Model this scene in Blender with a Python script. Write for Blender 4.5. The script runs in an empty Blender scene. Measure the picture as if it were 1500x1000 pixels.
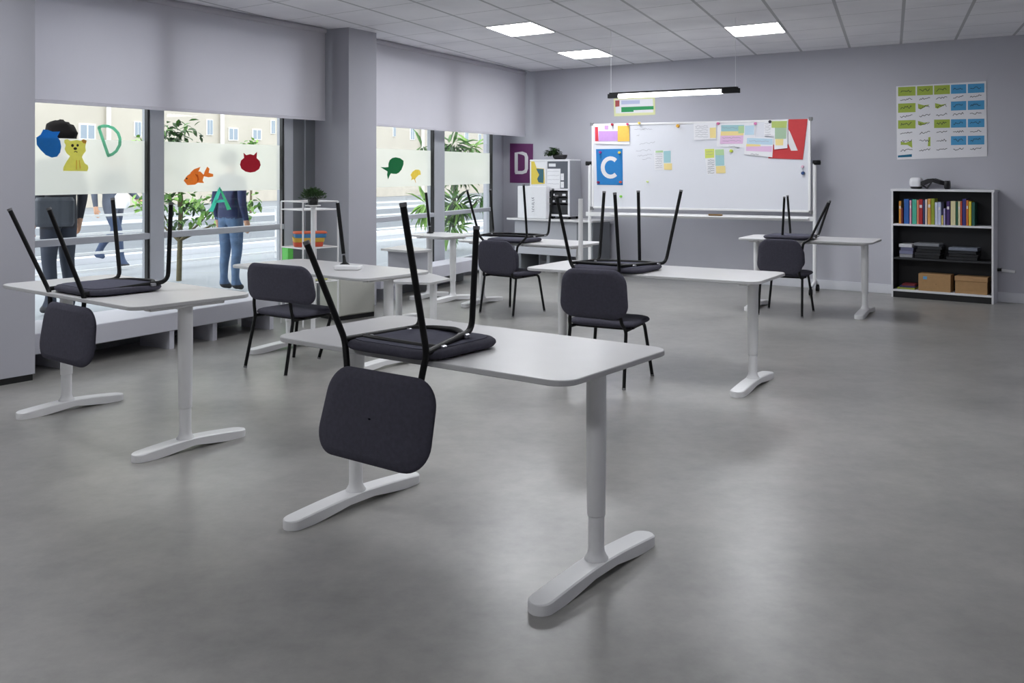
import bpy, bmesh, math, random
from math import sin, cos, pi, radians, sqrt, atan2, hypot
from mathutils import Vector, Matrix

random.seed(7)
C = bpy.context.scene.collection
SC = bpy.context.scene

# ------------------------------------------------------------------ camera
FPX, HY, CX, CH = 1390.0, 250.0, 750.0, 1.58      # focal length in px, horizon row, centre column, eye height
cam_d = bpy.data.cameras.new('camera')
cam = bpy.data.objects.new('camera', cam_d)
C.objects.link(cam)
cam.location = (0, 0, CH)
cam.rotation_euler = (pi/2, 0, 0)
cam_d.sensor_width = 36.0
cam_d.lens = 36.0*FPX/1500.0
cam_d.shift_y = -(500.0-HY)/1500.0
cam_d.clip_end = 400
SC.camera = cam


def at(px, py, Y):
    return Vector(((px-CX)*Y/FPX, Y, CH-(py-HY)*Y/FPX))


def on_floor(px, py, z=0.0):
    Y = FPX*(CH-z)/(py-HY)
    return Vector(((px-CX)*Y/FPX, Y, z))


class Plane:
    """a vertical plane through P running in direction ang (degrees); n points to the camera side"""
    def __init__(s, P, ang):
        s.P = Vector((P[0], P[1], 0)); a = radians(ang); s.ang = a
        s.d = Vector((cos(a), sin(a), 0)); s.n = Vector((-s.d.y, s.d.x, 0))
        if s.n.dot(-s.P) < 0:
            s.n = -s.n

    def px(s, px, py, off=0.0):
        r = Vector(((px-CX)/FPX, 1.0, -(py-HY)/FPX))
        o = s.P+s.n*off
        t = (s.n.x*o.x+s.n.y*o.y)/(s.n.x*r.x+s.n.y*r.y)
        return Vector((r.x*t, t, CH+r.z*t))

    def sz(s, px, py, off=0.0):
        Q = s.px(px, py, off)
        return (Q-s.P).dot(s.d), Q.z

    def w(s, u, z, off=0.0):
        q = s.P+s.d*u+s.n*off
        return Vector((q.x, q.y, z))

    def shifted(s, off):
        q = Plane((s.P.x+s.n.x*off, s.P.y+s.n.y*off), math.degrees(s.ang))
        return q


# ------------------------------------------------------------------ materials
def lin(c):
    return tuple(((v/255.0)/12.92 if v/255.0 <= 0.04045 else (((v/255.0)+0.055)/1.055)**2.4) for v in c)+(1.0,)


MATS = {}


def mat(name, rgb, rough=0.5, spec=0.5, metal=0.0, noise=0.0, nscale=30.0, bump=0.0, bscale=200.0):
    if name in MATS:
        return MATS[name]
    m = bpy.data.materials.new(name); m.use_nodes = True
    nt = m.node_tree; b = nt.nodes['Principled BSDF']
    col = lin(rgb)
    b.inputs['Base Color'].default_value = col
    b.inputs['Roughness'].default_value = rough
    b.inputs['Specular IOR Level'].default_value = spec
    b.inputs['Metallic'].default_value = metal
    tc = nt.nodes.new('ShaderNodeTexCoord')
    if noise > 0:
        n = nt.nodes.new('ShaderNodeTexNoise'); n.inputs['Scale'].default_value = nscale
        n.inputs['Detail'].default_value = 4
        r = nt.nodes.new('ShaderNodeValToRGB')
        r.color_ramp.elements[0].position = 0.3; r.color_ramp.elements[1].position = 0.7
        r.color_ramp.elements[0].color = tuple(v*(1-noise) for v in col[:3])+(1,)
        r.color_ramp.elements[1].color = tuple(min(1, v*(1+noise)) for v in col[:3])+(1,)
        nt.links.new(tc.outputs['Object'], n.inputs['Vector'])
        nt.links.new(n.outputs['Fac'], r.inputs['Fac'])
        nt.links.new(r.outputs['Color'], b.inputs['Base Color'])
    if bump > 0:
        n2 = nt.nodes.new('ShaderNodeTexNoise'); n2.inputs['Scale'].default_value = bscale
        bp = nt.nodes.new('ShaderNodeBump'); bp.inputs['Strength'].default_value = bump
        bp.inputs['Distance'].default_value = 0.003
        nt.links.new(tc.outputs['Object'], n2.inputs['Vector'])
        nt.links.new(n2.outputs['Fac'], bp.inputs['Height'])
        nt.links.new(bp.outputs['Normal'], b.inputs['Normal'])
    MATS[name] = m
    return m


def translucent(m, f):
    """let a share f of the light pass diffusely through a thin sheet"""
    nt = m.node_tree; b = nt.nodes['Principled BSDF']; o = nt.nodes['Material Output']
    t = nt.nodes.new('ShaderNodeBsdfTranslucent'); mx = nt.nodes.new('ShaderNodeMixShader'); mx.inputs[0].default_value = f
    if b.inputs['Base Color'].links:
        nt.links.new(b.inputs['Base Color'].links[0].from_socket, t.inputs['Color'])
    else:
        t.inputs['Color'].default_value = b.inputs['Base Color'].default_value
    nt.links.new(b.outputs[0], mx.inputs[1]); nt.links.new(t.outputs[0], mx.inputs[2]); nt.links.new(mx.outputs[0], o.inputs[0])
    return m


def emis(name, rgb, strength):
    if name in MATS:
        return MATS[name]
    m = bpy.data.materials.new(name); m.use_nodes = True
    nt = m.node_tree; nt.nodes.clear()
    o = nt.nodes.new('ShaderNodeOutputMaterial'); e = nt.nodes.new('ShaderNodeEmission')
    e.inputs['Color'].default_value = lin(rgb); e.inputs['Strength'].default_value = strength
    nt.links.new(e.outputs[0], o.inputs[0])
    MATS[name] = m
    return m


WHITE_TOP = mat('white_laminate', (206, 205, 206), 0.32, 0.5, noise=0.015, nscale=8)
EDGE = mat('laminate_edge', (194, 194, 195), 0.5)
WHITE_MET = mat('white_metal', (236, 236, 237), 0.38, 0.5, noise=0.01, nscale=20)
BLACK_MET = mat('black_metal', (9, 9, 11), 0.5, 0.3, noise=0.1, nscale=40)
FABRIC = mat('charcoal_fabric', (74, 73, 84), 0.95, 0.2, noise=0.10, nscale=60, bump=0.5, bscale=500)
FABRIC_D = mat('seat_underside', (78, 78, 92), 0.9, 0.2, noise=0.08, nscale=40)
CAPM = mat('grey_cap', (120, 120, 122), 0.5)
CHROME = mat('bracket_metal', (150, 150, 155), 0.35, 0.5, 0.8)
WALLM = mat('wall_paint', (188, 188, 196), 0.8, 0.3, noise=0.02, nscale=1.5, bump=0.08, bscale=120)
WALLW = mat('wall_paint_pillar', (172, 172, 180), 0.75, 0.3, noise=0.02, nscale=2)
BLINDM = mat('blind_fabric', (226, 224, 229), 0.85, 0.2, noise=0.01, nscale=3, bump=0.1, bscale=700)
ALU = mat('window_frame_paint', (172, 175, 182), 0.45, 0.5, noise=0.02, nscale=6)
ALU_D = mat('frame_panel_grey', (118, 121, 126), 0.5, 0.4, noise=0.03, nscale=4)
GASKET = mat('black_gasket', (14, 15, 17), 0.5)
BASEB = mat('baseboard_paint', (215, 216, 222), 0.5, 0.4, noise=0.02, nscale=4)
BENCHM = mat('bench_paint', (192, 192, 201), 0.5, 0.4, noise=0.02, nscale=4)
PLINTH = mat('black_plinth', (16, 16, 18), 0.6)
PAPER = mat('white_paper', (232, 232, 236), 0.7, noise=0.015, nscale=6)
INK = mat('ink', (52, 52, 62), 0.8)
INK_L = mat('faint_ink', (150, 150, 160), 0.8)


translucent(BLINDM, .52)


# ------------------------------------------------------------------ mesh builder
class MB:
    def __init__(s):
        s.v = []; s.f = []; s.mi = []; s.sm = []; s.mats = []

    def mid(s, m):
        if m not in s.mats:
            s.mats.append(m)
        return s.mats.index(m)

    def add(s, vs, fs, m, smooth=False):
        o = len(s.v); k = s.mid(m)
        s.v += [tuple(x) for x in vs]
        for f in fs:
            s.f.append(tuple(i+o for i in f)); s.mi.append(k); s.sm.append(smooth)
        return s

    def box(s, c, size, m, rz=0.0, rot=None):
        c = Vector(c); h = Vector(size)/2
        R = rot if rot is not None else Matrix.Rotation(rz, 3, 'Z')
        vs = [c+R@Vector((sx*h.x, sy*h.y, sz*h.z)) for sx in (-1, 1) for sy in (-1, 1) for sz in (-1, 1)]
        s.add(vs, [(0, 1, 3, 2), (4, 6, 7, 5), (0, 4, 5, 1), (2, 3, 7, 6), (0, 2, 6, 4), (1, 5, 7, 3)], m)
        return s

    def bbox(s, c, size, m, rz=0.0, b=0.004):
        """box with chamfered vertical and horizontal edges"""
        R = Matrix.Rotation(rz, 3, 'Z'); c = Vector(c)
        hx, hy, hz = (q/2 for q in size); b = min(b, hx*.9, hy*.9, hz*.9)
        rings = []
        for z, i in ((-hz, b), (-hz+b, 0), (hz-b, 0), (hz, b)):
            x, y = hx-i, hy-i
            pts = [(-x+b, -y), (x-b, -y), (x, -y+b), (x, y-b), (x-b, y), (-x+b, y), (-x, y-b), (-x, -y+b)]
            rings.append([c+R@Vector((p[0], p[1], z)) for p in pts])
        s.loft(rings, m, cap=True, smooth=False)
        return s

    def loft(s, rings, m, cap=True, smooth=True, closed=True):
        n = len(rings[0]); vs = [p for r in rings for p in r]; fs = []
        for i in range(len(rings)-1):
            for j in range(n if closed else n-1):
                k = (j+1) % n
                fs.append((i*n+j, i*n+k, (i+1)*n+k, (i+1)*n+j))
        s.add(vs, fs, m, smooth)
        if cap:
            s.add(rings[0], [tuple(range(n-1, -1, -1))], m, False)
            s.add(rings[-1], [tuple(range(n))], m, False)
        return s

    def tube(s, pts, r, m, seg=10, fillet=0.0, cap=True):
        pts = [Vector(p) for p in pts]
        rs = r if isinstance(r, (list, tuple)) else [r]*len(pts)
        if fillet > 0 and len(pts) > 2:
            q = [pts[0]]
            for i in range(1, len(pts)-1):
                a, b, c = pts[i-1], pts[i], pts[i+1]
                f = min(fillet, (a-b).length*.45, (c-b).length*.45)
                p0 = b+(a-b).normalized()*f; p1 = b+(c-b).normalized()*f
                for t in range(6):
                    t /= 5.0
                    q.append(p0.lerp(b, t).lerp(b.lerp(p1, t), t))
            q.append(pts[-1]); pts = q; rs = [rs[0]]*len(pts)
        rings = []; N = None
        for i, p in enumerate(pts):
            T = (pts[min(i+1, len(pts)-1)]-pts[max(i-1, 0)]).normalized()
            if N is None:
                N = T.orthogonal().normalized()
            N = (N-T*N.dot(T))
            N = N.normalized() if N.length > 1e-6 else T.orthogonal().normalized()
            B = T.cross(N)
            rings.append([p+N*(rs[i]*cos(2*pi*k/seg))+B*(rs[i]*sin(2*pi*k/seg)) for k in range(seg)])
        return s.loft(rings, m, cap)

    def lathe(s, c, prof, m, seg=20, sx=1.0, sy=1.0, rz=0.0, cap=True):
        c = Vector(c); R = Matrix.Rotation(rz, 3, 'Z')
        rings = [[c+R@Vector((r*sx*cos(2*pi*k/seg), r*sy*sin(2*pi*k/seg), z)) for k in range(seg)] for r, z in prof]
        return s.loft(rings, m, cap)

    def prism(s, poly, n, t, m, side=None):
        """flat polygon (list of Vectors) given thickness t along n"""
        n = Vector(n); k = len(poly); top = [Vector(p)+n*t for p in poly]; bot = [Vector(p) for p in poly]
        nn = Vector((0, 0, 0))
        for i in range(k):
            a, b = poly[i], poly[(i+1) % k]; nn += Vector(a).cross(Vector(b))
        fl = nn.dot(n) < 0
        idx = tuple(range(k))
        s.add(top, [idx[::-1] if fl else idx], m)
        s.add(bot, [idx if fl else idx[::-1]], m)
        s.add(bot+top, [((i, (i+1) % k, k+(i+1) % k, k+i) if not fl else ((i+1) % k, i, k+i, k+(i+1) % k)) for i in range(k)], side or m)
        return s

    def build(s, name, parent=None, loc=None, rz=0.0):
        me = bpy.data.meshes.new(name)
        me.from_pydata(s.v, [], s.f)
        for m in s.mats:
            me.materials.append(m)
        me.polygons.foreach_set('material_index', s.mi)
        me.polygons.foreach_set('use_smooth', s.sm)
        me.update()
        o = bpy.data.objects.new(name, me); C.objects.link(o)
        if parent is not None:
            o.parent = parent
        if loc is not None:
            o.location = loc
        o.rotation_euler = (0, 0, rz)
        return o


def recalc(o):
    bm = bmesh.new(); bm.from_mesh(o.data)
    bmesh.ops.recalc_face_normals(bm, faces=bm.faces)
    bm.to_mesh(o.data); bm.free()
    return o


def tag(o, label=None, cat=None, group=None, kind=None):
    if label: o['label'] = label
    if cat: o['category'] = cat
    if group: o['group'] = group
    if kind: o['kind'] = kind
    return o


def thing(name, label, cat, loc=(0, 0, 0), rz=0.0, group=None):
    o = bpy.data.objects.new(name, None); C.objects.link(o)
    o.empty_display_size = 0.1
    o.location = loc; o.rotation_euler = (0, 0, rz)
    return tag(o, label, cat, group)


def struct(o):
    o['kind'] = 'structure'
    return o


def rrect(L, W, r, n=6):
    pts = []
    for cx, cy, a0 in ((L/2-r, -W/2+r, -pi/2), (L/2-r, W/2-r, 0), (-L/2+r, W/2-r, pi/2), (-L/2+r, -W/2+r, pi)):
        for k in range(n+1):
            a = a0+pi/2*k/n
            pts.append((cx+r*cos(a), cy+r*sin(a)))
    return pts


def stroke(pts, w):
    """2-D polyline to outline polygon of width w (mitred)"""
    L, R = [], []
    n = len(pts)
    for i in range(n):
        a = Vector(pts[max(i-1, 0)]); b = Vector(pts[min(i+1, n-1)])
        p = Vector(pts[i]); t = (b-a).normalized(); nn = Vector((-t.y, t.x))
        k = 1.0
        if 0 < i < n-1:
            t1 = (p-a).normalized(); c = max(0.35, abs(t1.dot(t))); k = 1/c
        L.append(p+nn*(w/2*k)); R.append(p-nn*(w/2*k))
    return L+R[::-1]


# ------------------------------------------------------------------ room geometry
BACK = Plane((4.048+0.071, 12.644+0.097), -36.2)        # back wall
GLASS = Plane((-2.576, 10.47), 59.7)                    # window line, first bay
GLASS2 = Plane((-1.69, 11.85), 68.6)                    # window line, second bay
CEIL = 3.2
dW, dB = GLASS.d, BACK.d
# corner of both walls
def meet(A, B):
    M = Matrix(((A.d.x, -B.d.x), (A.d.y, -B.d.y)))
    r = M.inverted()@Vector((B.P.x-A.P.x, B.P.y-A.P.y))
    q = A.P+A.d*r[0]
    return Vector((q.x, q.y, 0))
CORN = meet(BACK, GLASS2)
P_back_r = CORN+dB*9.6
P_left = GLASS.w(-16.0, 0)
P_rear = P_back_r-dW*20.0

# floor
def floor_mat():
    m = bpy.data.materials.new('polished_concrete'); m.use_nodes = True
    nt = m.node_tree; b = nt.nodes['Principled BSDF']; L = nt.links.new
    tc = nt.nodes.new('ShaderNodeTexCoord')
    n1 = nt.nodes.new('ShaderNodeTexNoise'); n1.inputs['Scale'].default_value = 1.3; n1.inputs['Detail'].default_value = 7; n1.inputs['Roughness'].default_value = 0.62
    n2 = nt.nodes.new('ShaderNodeTexNoise'); n2.inputs['Scale'].default_value = 9; n2.inputs['Detail'].default_value = 6; n2.inputs['Roughness'].default_value = 0.7
    for n in (n1, n2): L(tc.outputs['Object'], n.inputs['Vector'])
    mx = nt.nodes.new('ShaderNodeMix'); mx.data_type = 'FLOAT'; mx.inputs[0].default_value = 0.35
    L(n1.outputs['Fac'], mx.inputs[2]); L(n2.outputs['Fac'], mx.inputs[3])
    r = nt.nodes.new('ShaderNodeValToRGB'); e = r.color_ramp.elements
    e[0].position = 0.33; e[1].position = 0.68
    e[0].color = lin((124, 123, 120)); e[1].color = lin((163, 161, 157))
    L(mx.outputs[0], r.inputs['Fac']); L(r.outputs['Color'], b.inputs['Base Color'])
    rr = nt.nodes.new('ShaderNodeMapRange'); rr.inputs[3].default_value = 0.29; rr.inputs[4].default_value = 0.35
    L(n1.outputs['Fac'], rr.inputs[0]); L(rr.outputs[0], b.inputs['Roughness'])
    b.inputs['Specular IOR Level'].default_value = 0.9
    return m


N1 = Vector((sin(radians(68.2)), -cos(radians(68.2)))); N2 = Vector((sin(radians(36.3)), cos(radians(36.3))))
C10, P1, C20, P2 = -4.25, 0.623, 8.41, 0.80


def grid_pt(i, j, z=CEIL):
    M = Matrix(((N1.x, N1.y), (N2.x, N2.y)))
    q = M.inverted()@Vector((C10+P1*i, C20+P2*j))
    return Vector((q.x, q.y, z))


def ceil_mat():
    m = bpy.data.materials.new('ceiling_tiles'); m.use_nodes = True
    nt = m.node_tree; b = nt.nodes['Principled BSDF']; L = nt.links.new
    b.inputs['Roughness'].default_value = 0.9
    g = nt.nodes.new('ShaderNodeNewGeometry')
    fac = []
    for N, c0, p, wd in ((N1, C10, P1, 0.016), (N2, C20, P2, 0.007)):
        d = nt.nodes.new('ShaderNodeVectorMath'); d.operation = 'DOT_PRODUCT'
        d.inputs[1].default_value = (N.x, N.y, 0); L(g.outputs['Position'], d.inputs[0])
        a = nt.nodes.new('ShaderNodeMath'); a.operation = 'SUBTRACT'; a.inputs[1].default_value = c0-p*100.5; L(d.outputs['Value'], a.inputs[0])
        q = nt.nodes.new('ShaderNodeMath'); q.operation = 'DIVIDE'; q.inputs[1].default_value = p; L(a.outputs[0], q.inputs[0])
        f = nt.nodes.new('ShaderNodeMath'); f.operation = 'FRACT'; L(q.outputs[0], f.inputs[0])
        s = nt.nodes.new('ShaderNodeMath'); s.operation = 'SUBTRACT'; s.inputs[1].default_value = 0.5; L(f.outputs[0], s.inputs[0])
        ab = nt.nodes.new('ShaderNodeMath'); ab.operation = 'ABSOLUTE'; L(s.outputs[0], ab.inputs[0])
        lt = nt.nodes.new('ShaderNodeMath'); lt.operation = 'LESS_THAN'; lt.inputs[1].default_value = wd/p; L(ab.outputs[0], lt.inputs[0])
        fac.append(lt)
    mxm = nt.nodes.new('ShaderNodeMath'); mxm.operation = 'MAXIMUM'; L(fac[0].outputs[0], mxm.inputs[0]); L(fac[1].outputs[0], mxm.inputs[1])
    no = nt.nodes.new('ShaderNodeTexNoise'); no.inputs['Scale'].default_value = 1.1; no.inputs['Detail'].default_value = 6
    L(g.outputs['Position'], no.inputs['Vector'])
    r = nt.nodes.new('ShaderNodeValToRGB'); e = r.color_ramp.elements
    e[0].position = 0.3; e[1].position = 0.6; e[0].color = lin((224, 223, 228)); e[1].color = lin((238, 237, 241))
    L(no.outputs['Fac'], r.inputs['Fac'])
    mx = nt.nodes.new('ShaderNodeMix'); mx.data_type = 'RGBA'
    L(mxm.outputs[0], mx.inputs[0]); L(r.outputs['Color'], mx.inputs[6]); mx.inputs[7].default_value = lin((182, 182, 186))
    L(mx.outputs[2], b.inputs['Base Color'])
    return m


fp = [CORN-dB*.4+GLASS2.d*.2, P_back_r+dB*.3+dW*.3, P_rear+dB*.3-dW*.3, P_left-GLASS.n*.2-dW*.3, GLASS.w(.35, 0)-GLASS.n*.2]
mb = MB(); mb.prism([Vector((p.x, p.y, -0.12)) for p in fp], (0, 0, 1), 0.12, floor_mat()); struct(mb.build('floor'))
mb = MB(); mb.prism([Vector((p.x, p.y, CEIL)) for p in fp], (0, 0, 1), 0.12, ceil_mat()); struct(mb.build('ceiling'))
# back wall, side and rear walls
def wall(name, A, B, m, z0=0.0, z1=CEIL, th=0.2, out=1):
    A = Vector(A); B = Vector(B); d = (B-A).normalized(); n = Vector((d.y, -d.x, 0))*out
    mb = MB(); mb.prism([Vector((A.x, A.y, z0)), Vector((B.x, B.y, z0)), Vector((B.x, B.y, z1)), Vector((A.x, A.y, z1))], n, th, m)
    return struct(mb.build(name))


wall('wall_back', CORN-dB*.45, P_back_r, WALLM, out=-1)
wall('wall_right', P_back_r, P_rear, WALLM, out=-1)
wall('wall_rear', P_rear, P_left, WALLM, out=-1)
# baseboard on the back wall
mb = MB(); mb.bbox((BACK.w(-0.0, 0)+BACK.n*0.009+Vector((0, 0, .06)))+BACK.d*1.0, (11.0, .018, .12), BASEB, BACK.ang, .003)
bb = mb.build('baseboard_back'); struct(bb)

# ------------------------------------------------------------------ window wall
def gl_s(px, G=None):               # distance along a window line for a pixel column
    return (G or GLASS).sz(px, 250)[0]


s_p1 = gl_s(50)-0.35                # window 1 begins behind the near pillar
s_p2a = gl_s(459)
g2 = lambda px: gl_s(px, GLASS2)
S2c = (CORN-GLASS2.P).dot(GLASS2.d)
wall('wall_left', GLASS.w(-16, 0), GLASS.w(s_p1, 0), WALLW, out=-1)
mb = MB()
for G, a, b in ((GLASS, s_p1, s_p2a+.35), (GLASS2, g2(551)-.2, S2c)):
    mb.box((G.w((a+b)/2, (3.03+CEIL)/2)-G.n*.1), (b-a, .2, CEIL-3.03), WALLW, G.ang)
    mb.box((G.w((a+b)/2, .05)-G.n*.1), (b-a, .2, .34), WALLW, G.ang)
a, b = g2(731), S2c
mb.box((GLASS2.w((a+b)/2, 1.6)-GLASS2.n*.12), (b-a, .2, 3.1), WALLW, GLASS2.ang)
struct(mb.build('wall_window_side'))


def glass_mat():
    m = bpy.data.materials.new('window_glass'); m.use_nodes = True
    nt = m.node_tree; nt.nodes.clear(); L = nt.links.new
    o = nt.nodes.new('ShaderNodeOutputMaterial'); t = nt.nodes.new('ShaderNodeBsdfTransparent'); g = nt.nodes.new('ShaderNodeBsdfGlossy')
    t.inputs['Color'].default_value = (0.93, 0.95, 0.95, 1); g.inputs['Roughness'].default_value = 0.02
    mx = nt.nodes.new('ShaderNodeMixShader'); lw = nt.nodes.new('ShaderNodeLayerWeight'); lw.inputs['Blend'].default_value = 0.5
    pw = nt.nodes.new('ShaderNodeMath'); pw.operation = 'POWER'; pw.inputs[1].default_value = 4.0; L(lw.outputs['Facing'], pw.inputs[0])
    mr = nt.nodes.new('ShaderNodeMath'); mr.operation = 'MULTIPLY_ADD'; mr.inputs[1].default_value = 0.4; mr.inputs[2].default_value = 0.018; L(pw.outputs[0], mr.inputs[0])
    L(mr.outputs[0], mx.inputs[0]); L(t.outputs[0], mx.inputs[1]); L(g.outputs[0], mx.inputs[2]); L(mx.outputs[0], o.inputs[0])
    return m


def film_mat():
    m = bpy.data.materials.new('frosted_film'); m.use_nodes = True
    nt = m.node_tree; nt.nodes.clear(); L = nt.links.new
    o = nt.nodes.new('ShaderNodeOutputMaterial'); t = nt.nodes.new('ShaderNodeBsdfTranslucent'); t.inputs['Color'].default_value = lin((246, 245, 240))
    rf = nt.nodes.new('ShaderNodeBsdfRefraction'); rf.inputs['Roughness'].default_value = 0.30; rf.inputs['IOR'].default_value = 1.15
    rf.inputs['Color'].default_value = lin((244, 244, 240))
    mx = nt.nodes.new('ShaderNodeMixShader'); mx.inputs[0].default_value = 0.6
    L(t.outputs[0], mx.inputs[1]); L(rf.outputs[0], mx.inputs[2])
    d = nt.nodes.new('ShaderNodeBsdfDiffuse'); d.inputs['Color'].default_value = lin((225, 230, 226))
    m2 = nt.nodes.new('ShaderNodeMixShader'); m2.inputs[0].default_value = 0.1
    L(mx.outputs[0], m2.inputs[1]); L(d.outputs[0], m2.inputs[2]); L(m2.outputs[0], o.inputs[0])
    return m


GLASSM, FILMM = glass_mat(), film_mat()
Z_SILL, Z_TOP, Z_RAIL = 0.22, 3.08, 0.965


def window(idx, s0, s1, mull, end_panel, GLASS=GLASS):
    """a window bay between s0 and s1; mull = list of (a,b) mullion spans"""
    o = bpy.data.objects.new('window_%d' % idx, None); C.objects.link(o); struct(o)
    F = MB()
    for a, b in mull:
        F.bbox(GLASS.w((a+b)/2, (Z_SILL+Z_TOP)/2)-GLASS.n*.01, (b-a, .12, Z_TOP-Z_SILL), ALU, GLASS.ang, .006)
    F.bbox(GLASS.w((s0+s1)/2, Z_SILL+.03), (s1-s0, .10, .08), ALU, GLASS.ang, .005)
    F.bbox(GLASS.w((s0+s1)/2, Z_TOP-.04), (s1-s0, .10, .08), ALU, GLASS.ang, .005)
    F.build('window_frame', o)
    if end_panel:
        E = MB(); E.box(GLASS.w(sum(end_panel)/2, (Z_SILL+Z_TOP)/2)-GLASS.n*.02, (end_panel[1]-end_panel[0], .06, Z_TOP-Z_SILL), ALU_D, GLASS.ang)
        E.box(GLASS.w(end_panel[0]*.45+end_panel[1]*.55, (Z_SILL+Z_TOP)/2)+GLASS.n*.015, (.012, .02, Z_TOP-Z_SILL), ALU, GLASS.ang)
        E.build('frame_panel', o)
    edges = [s0]+[x for ab in mull for x in ab]+[s1]
    for k in range(0, len(edges)-1, 2):
        a, b = edges[k], edges[k+1]
        if b-a < .2:
            continue
        T = MB(); T.bbox(GLASS.w((a+b)/2, Z_RAIL)+GLASS.n*.005, (b-a, .09, .06), ALU, GLASS.ang, .006); T.build('transom', o)
        G = MB(); G.bbox(GLASS.w(b-.012, (Z_SILL+Z_TOP)/2)+GLASS.n*.02, (.024, .05, Z_TOP-Z_SILL-.14), GASKET, GLASS.ang, .004); G.build('gasket', o)
        for z0, z1 in ((Z_SILL+.06, Z_RAIL-.03), (Z_RAIL+.03, Z_TOP-.08)):
            P = MB(); P.prism([GLASS.w(a, z0), GLASS.w(b-.02, z0), GLASS.w(b-.02, z1), GLASS.w(a, z1)], GLASS.n, .0015, GLASSM); P.build('pane', o)
        f = MB(); f.prism([GLASS.w(a+.012, 1.372, .003), GLASS.w(b-.03, 1.372, .003), GLASS.w(b-.03, 1.86, .003), GLASS.w(a+.012, 1.86, .003)], GLASS.n, .0006, FILMM); f.build('frosted_film', o)
    return o


window(1, s_p1, gl_s(425), [(gl_s(215), gl_s(236)), (gl_s(412), gl_s(425))], (gl_s(425), s_p2a+.02))
window(2, g2(540), g2(731), [(g2(632), g2(647)), (g2(718), g2(731))], None, GLASS2)

# pillars
p2 = [Vector((-1.845, 10.72, 0)), Vector((-1.595, 11.16, 0))]
dp = (p2[1]-p2[0]).normalized(); npil = Vector((-dp.y, dp.x, 0))
mb = MB(); q = [p2[0], p2[1], p2[1]+npil*.62, p2[0]+npil*.62]
mb.prism(q, (0, 0, 1), CEIL, WALLW); struct(recalc(mb.build('pillar_2')))
a0, a1 = on_floor(0, 565.6), on_floor(51.3, 556.6)
dq = (a1-a0).normalized(); nq = Vector((-dq.y, dq.x, 0))
q = [a1-dq*1.6, a1, a1+nq*.95, a1-dq*1.6+nq*.95]
mb = MB(); mb.prism([p+Vector((0, 0, .05)) for p in q], (0, 0, 1), CEIL-.05, WALLW); struct(recalc(mb.build('pillar_1')))
mb = MB(); mb.prism([p-nq*-.015+dq*-.01 for p in q], (0, 0, 1), .05, PLINTH); struct(recalc(mb.build('trim_1')))

# low benches under the windows
def bench(idx, P, ang, pa, pb, z0, z1, depth, supports, label):
    pl = Plane(P, ang)
    sa, sb = pl.sz(pa, 400)[0], pl.sz(pb, 400)[0]
    o = thing('window_bench', label, 'bench', pl.w((sa+sb)/2, 0), pl.ang, 'long benches below the windows')
    out = -1 if (Matrix.Rotation(-pl.ang, 3, 'Z')@pl.n).y > 0 else 1
    L = sb-sa
    B = MB(); B.bbox((0, out*depth/2, (z0+z1)/2), (L, depth, z1-z0), BENCHM, 0, .006); B.build('bench_box', o)
    for px in supports:
        s = pl.sz(px, 480)[0]-(sa+sb)/2
        S = MB(); S.box((s, out*.22, z0/2), (.05, .40, z0), BENCHM); S.build('bracket', o)
    K = MB(); K.box((0, out*(depth-.06), z0/2), (L-.05, .02, z0), ALU_D); K.build('back_panel', o)
    return o


bench(1, (-3.0, 8.41), 59.0, 45, 408, .164, .325, .62, (102, 254, 317, 400), 'long pale bench below the first window, behind the table with one upturned chair')
bench(2, (-1.40, 11.60), 64.0, 558, 706, .17, .33, .36, (581, 641), 'shorter pale bench below the far window beyond the thick pillar')

# roller blinds
def blind(px0, px1, pytop, plane, zb, label):
    s0, s1 = plane.sz(px0, 200)[0], plane.sz(px1, 200)[0]
    o = thing('roller_blind', label, 'blind', plane.w((s0+s1)/2, zb), plane.ang, 'roller blinds')
    L = s1-s0
    F = MB(); F.box((0, 0, (CEIL-zb-.03)/2+.02), (L, .002, CEIL-zb-.035), BLINDM); F.build('blind_fabric', o)
    b = MB(); b.bbox((0, 0, .012), (L, .016, .028), BLINDM, 0, .004); b.build('bottom_bar', o)
    t = MB(); t.tube([(-L/2, -.0, CEIL-zb-.035), (L/2, 0, CEIL-zb-.035)], .03, BLINDM, 12); t.build('roller_tube', o)


bl1 = Plane((-2.13, 10.76), 58.2); bl2 = Plane((-1.66, 11.65), 63.4)
blind(20, 476, 0, bl1, 2.147, 'wide pale grey roller blind half down over the window nearest the camera')
blind(549, 769, 0, bl2, 2.13, 'pale grey roller blind between the thick pillar and the back corner')

# ------------------------------------------------------------------ ceiling lights
LAMP = emis('panel_light', (250, 252, 255), 19.5)


def ceiling_light(i, j, label, group=None):
    c = [grid_pt(i, j), grid_pt(i+1, j), grid_pt(i+1, j+1), grid_pt(i, j+1)]
    m = sum(c, Vector())/4
    o = thing('ceiling_light', label, 'ceiling light', m, 0, 'square ceiling light panels')
    k = MB(); cc = [(p-m)*.985 for p in c]; ci = [(p-m)*.95 for p in c]
    D = MB(); D.prism([p+Vector((0, 0, -.006)) for p in ci], (0, 0, 1), .004, LAMP); D.build('diffuser', o)
    F = MB()
    for a in range(4):
        b = (a+1) % 4
        F.prism([cc[a]+Vector((0, 0, -.01)), cc[b]+Vector((0, 0, -.01)), ci[b]+Vector((0, 0, -.01)), ci[a]+Vector((0, 0, -.01))], (0, 0, 1), .0099, WHITE_MET)
    F.build('light_frame', o)


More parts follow.
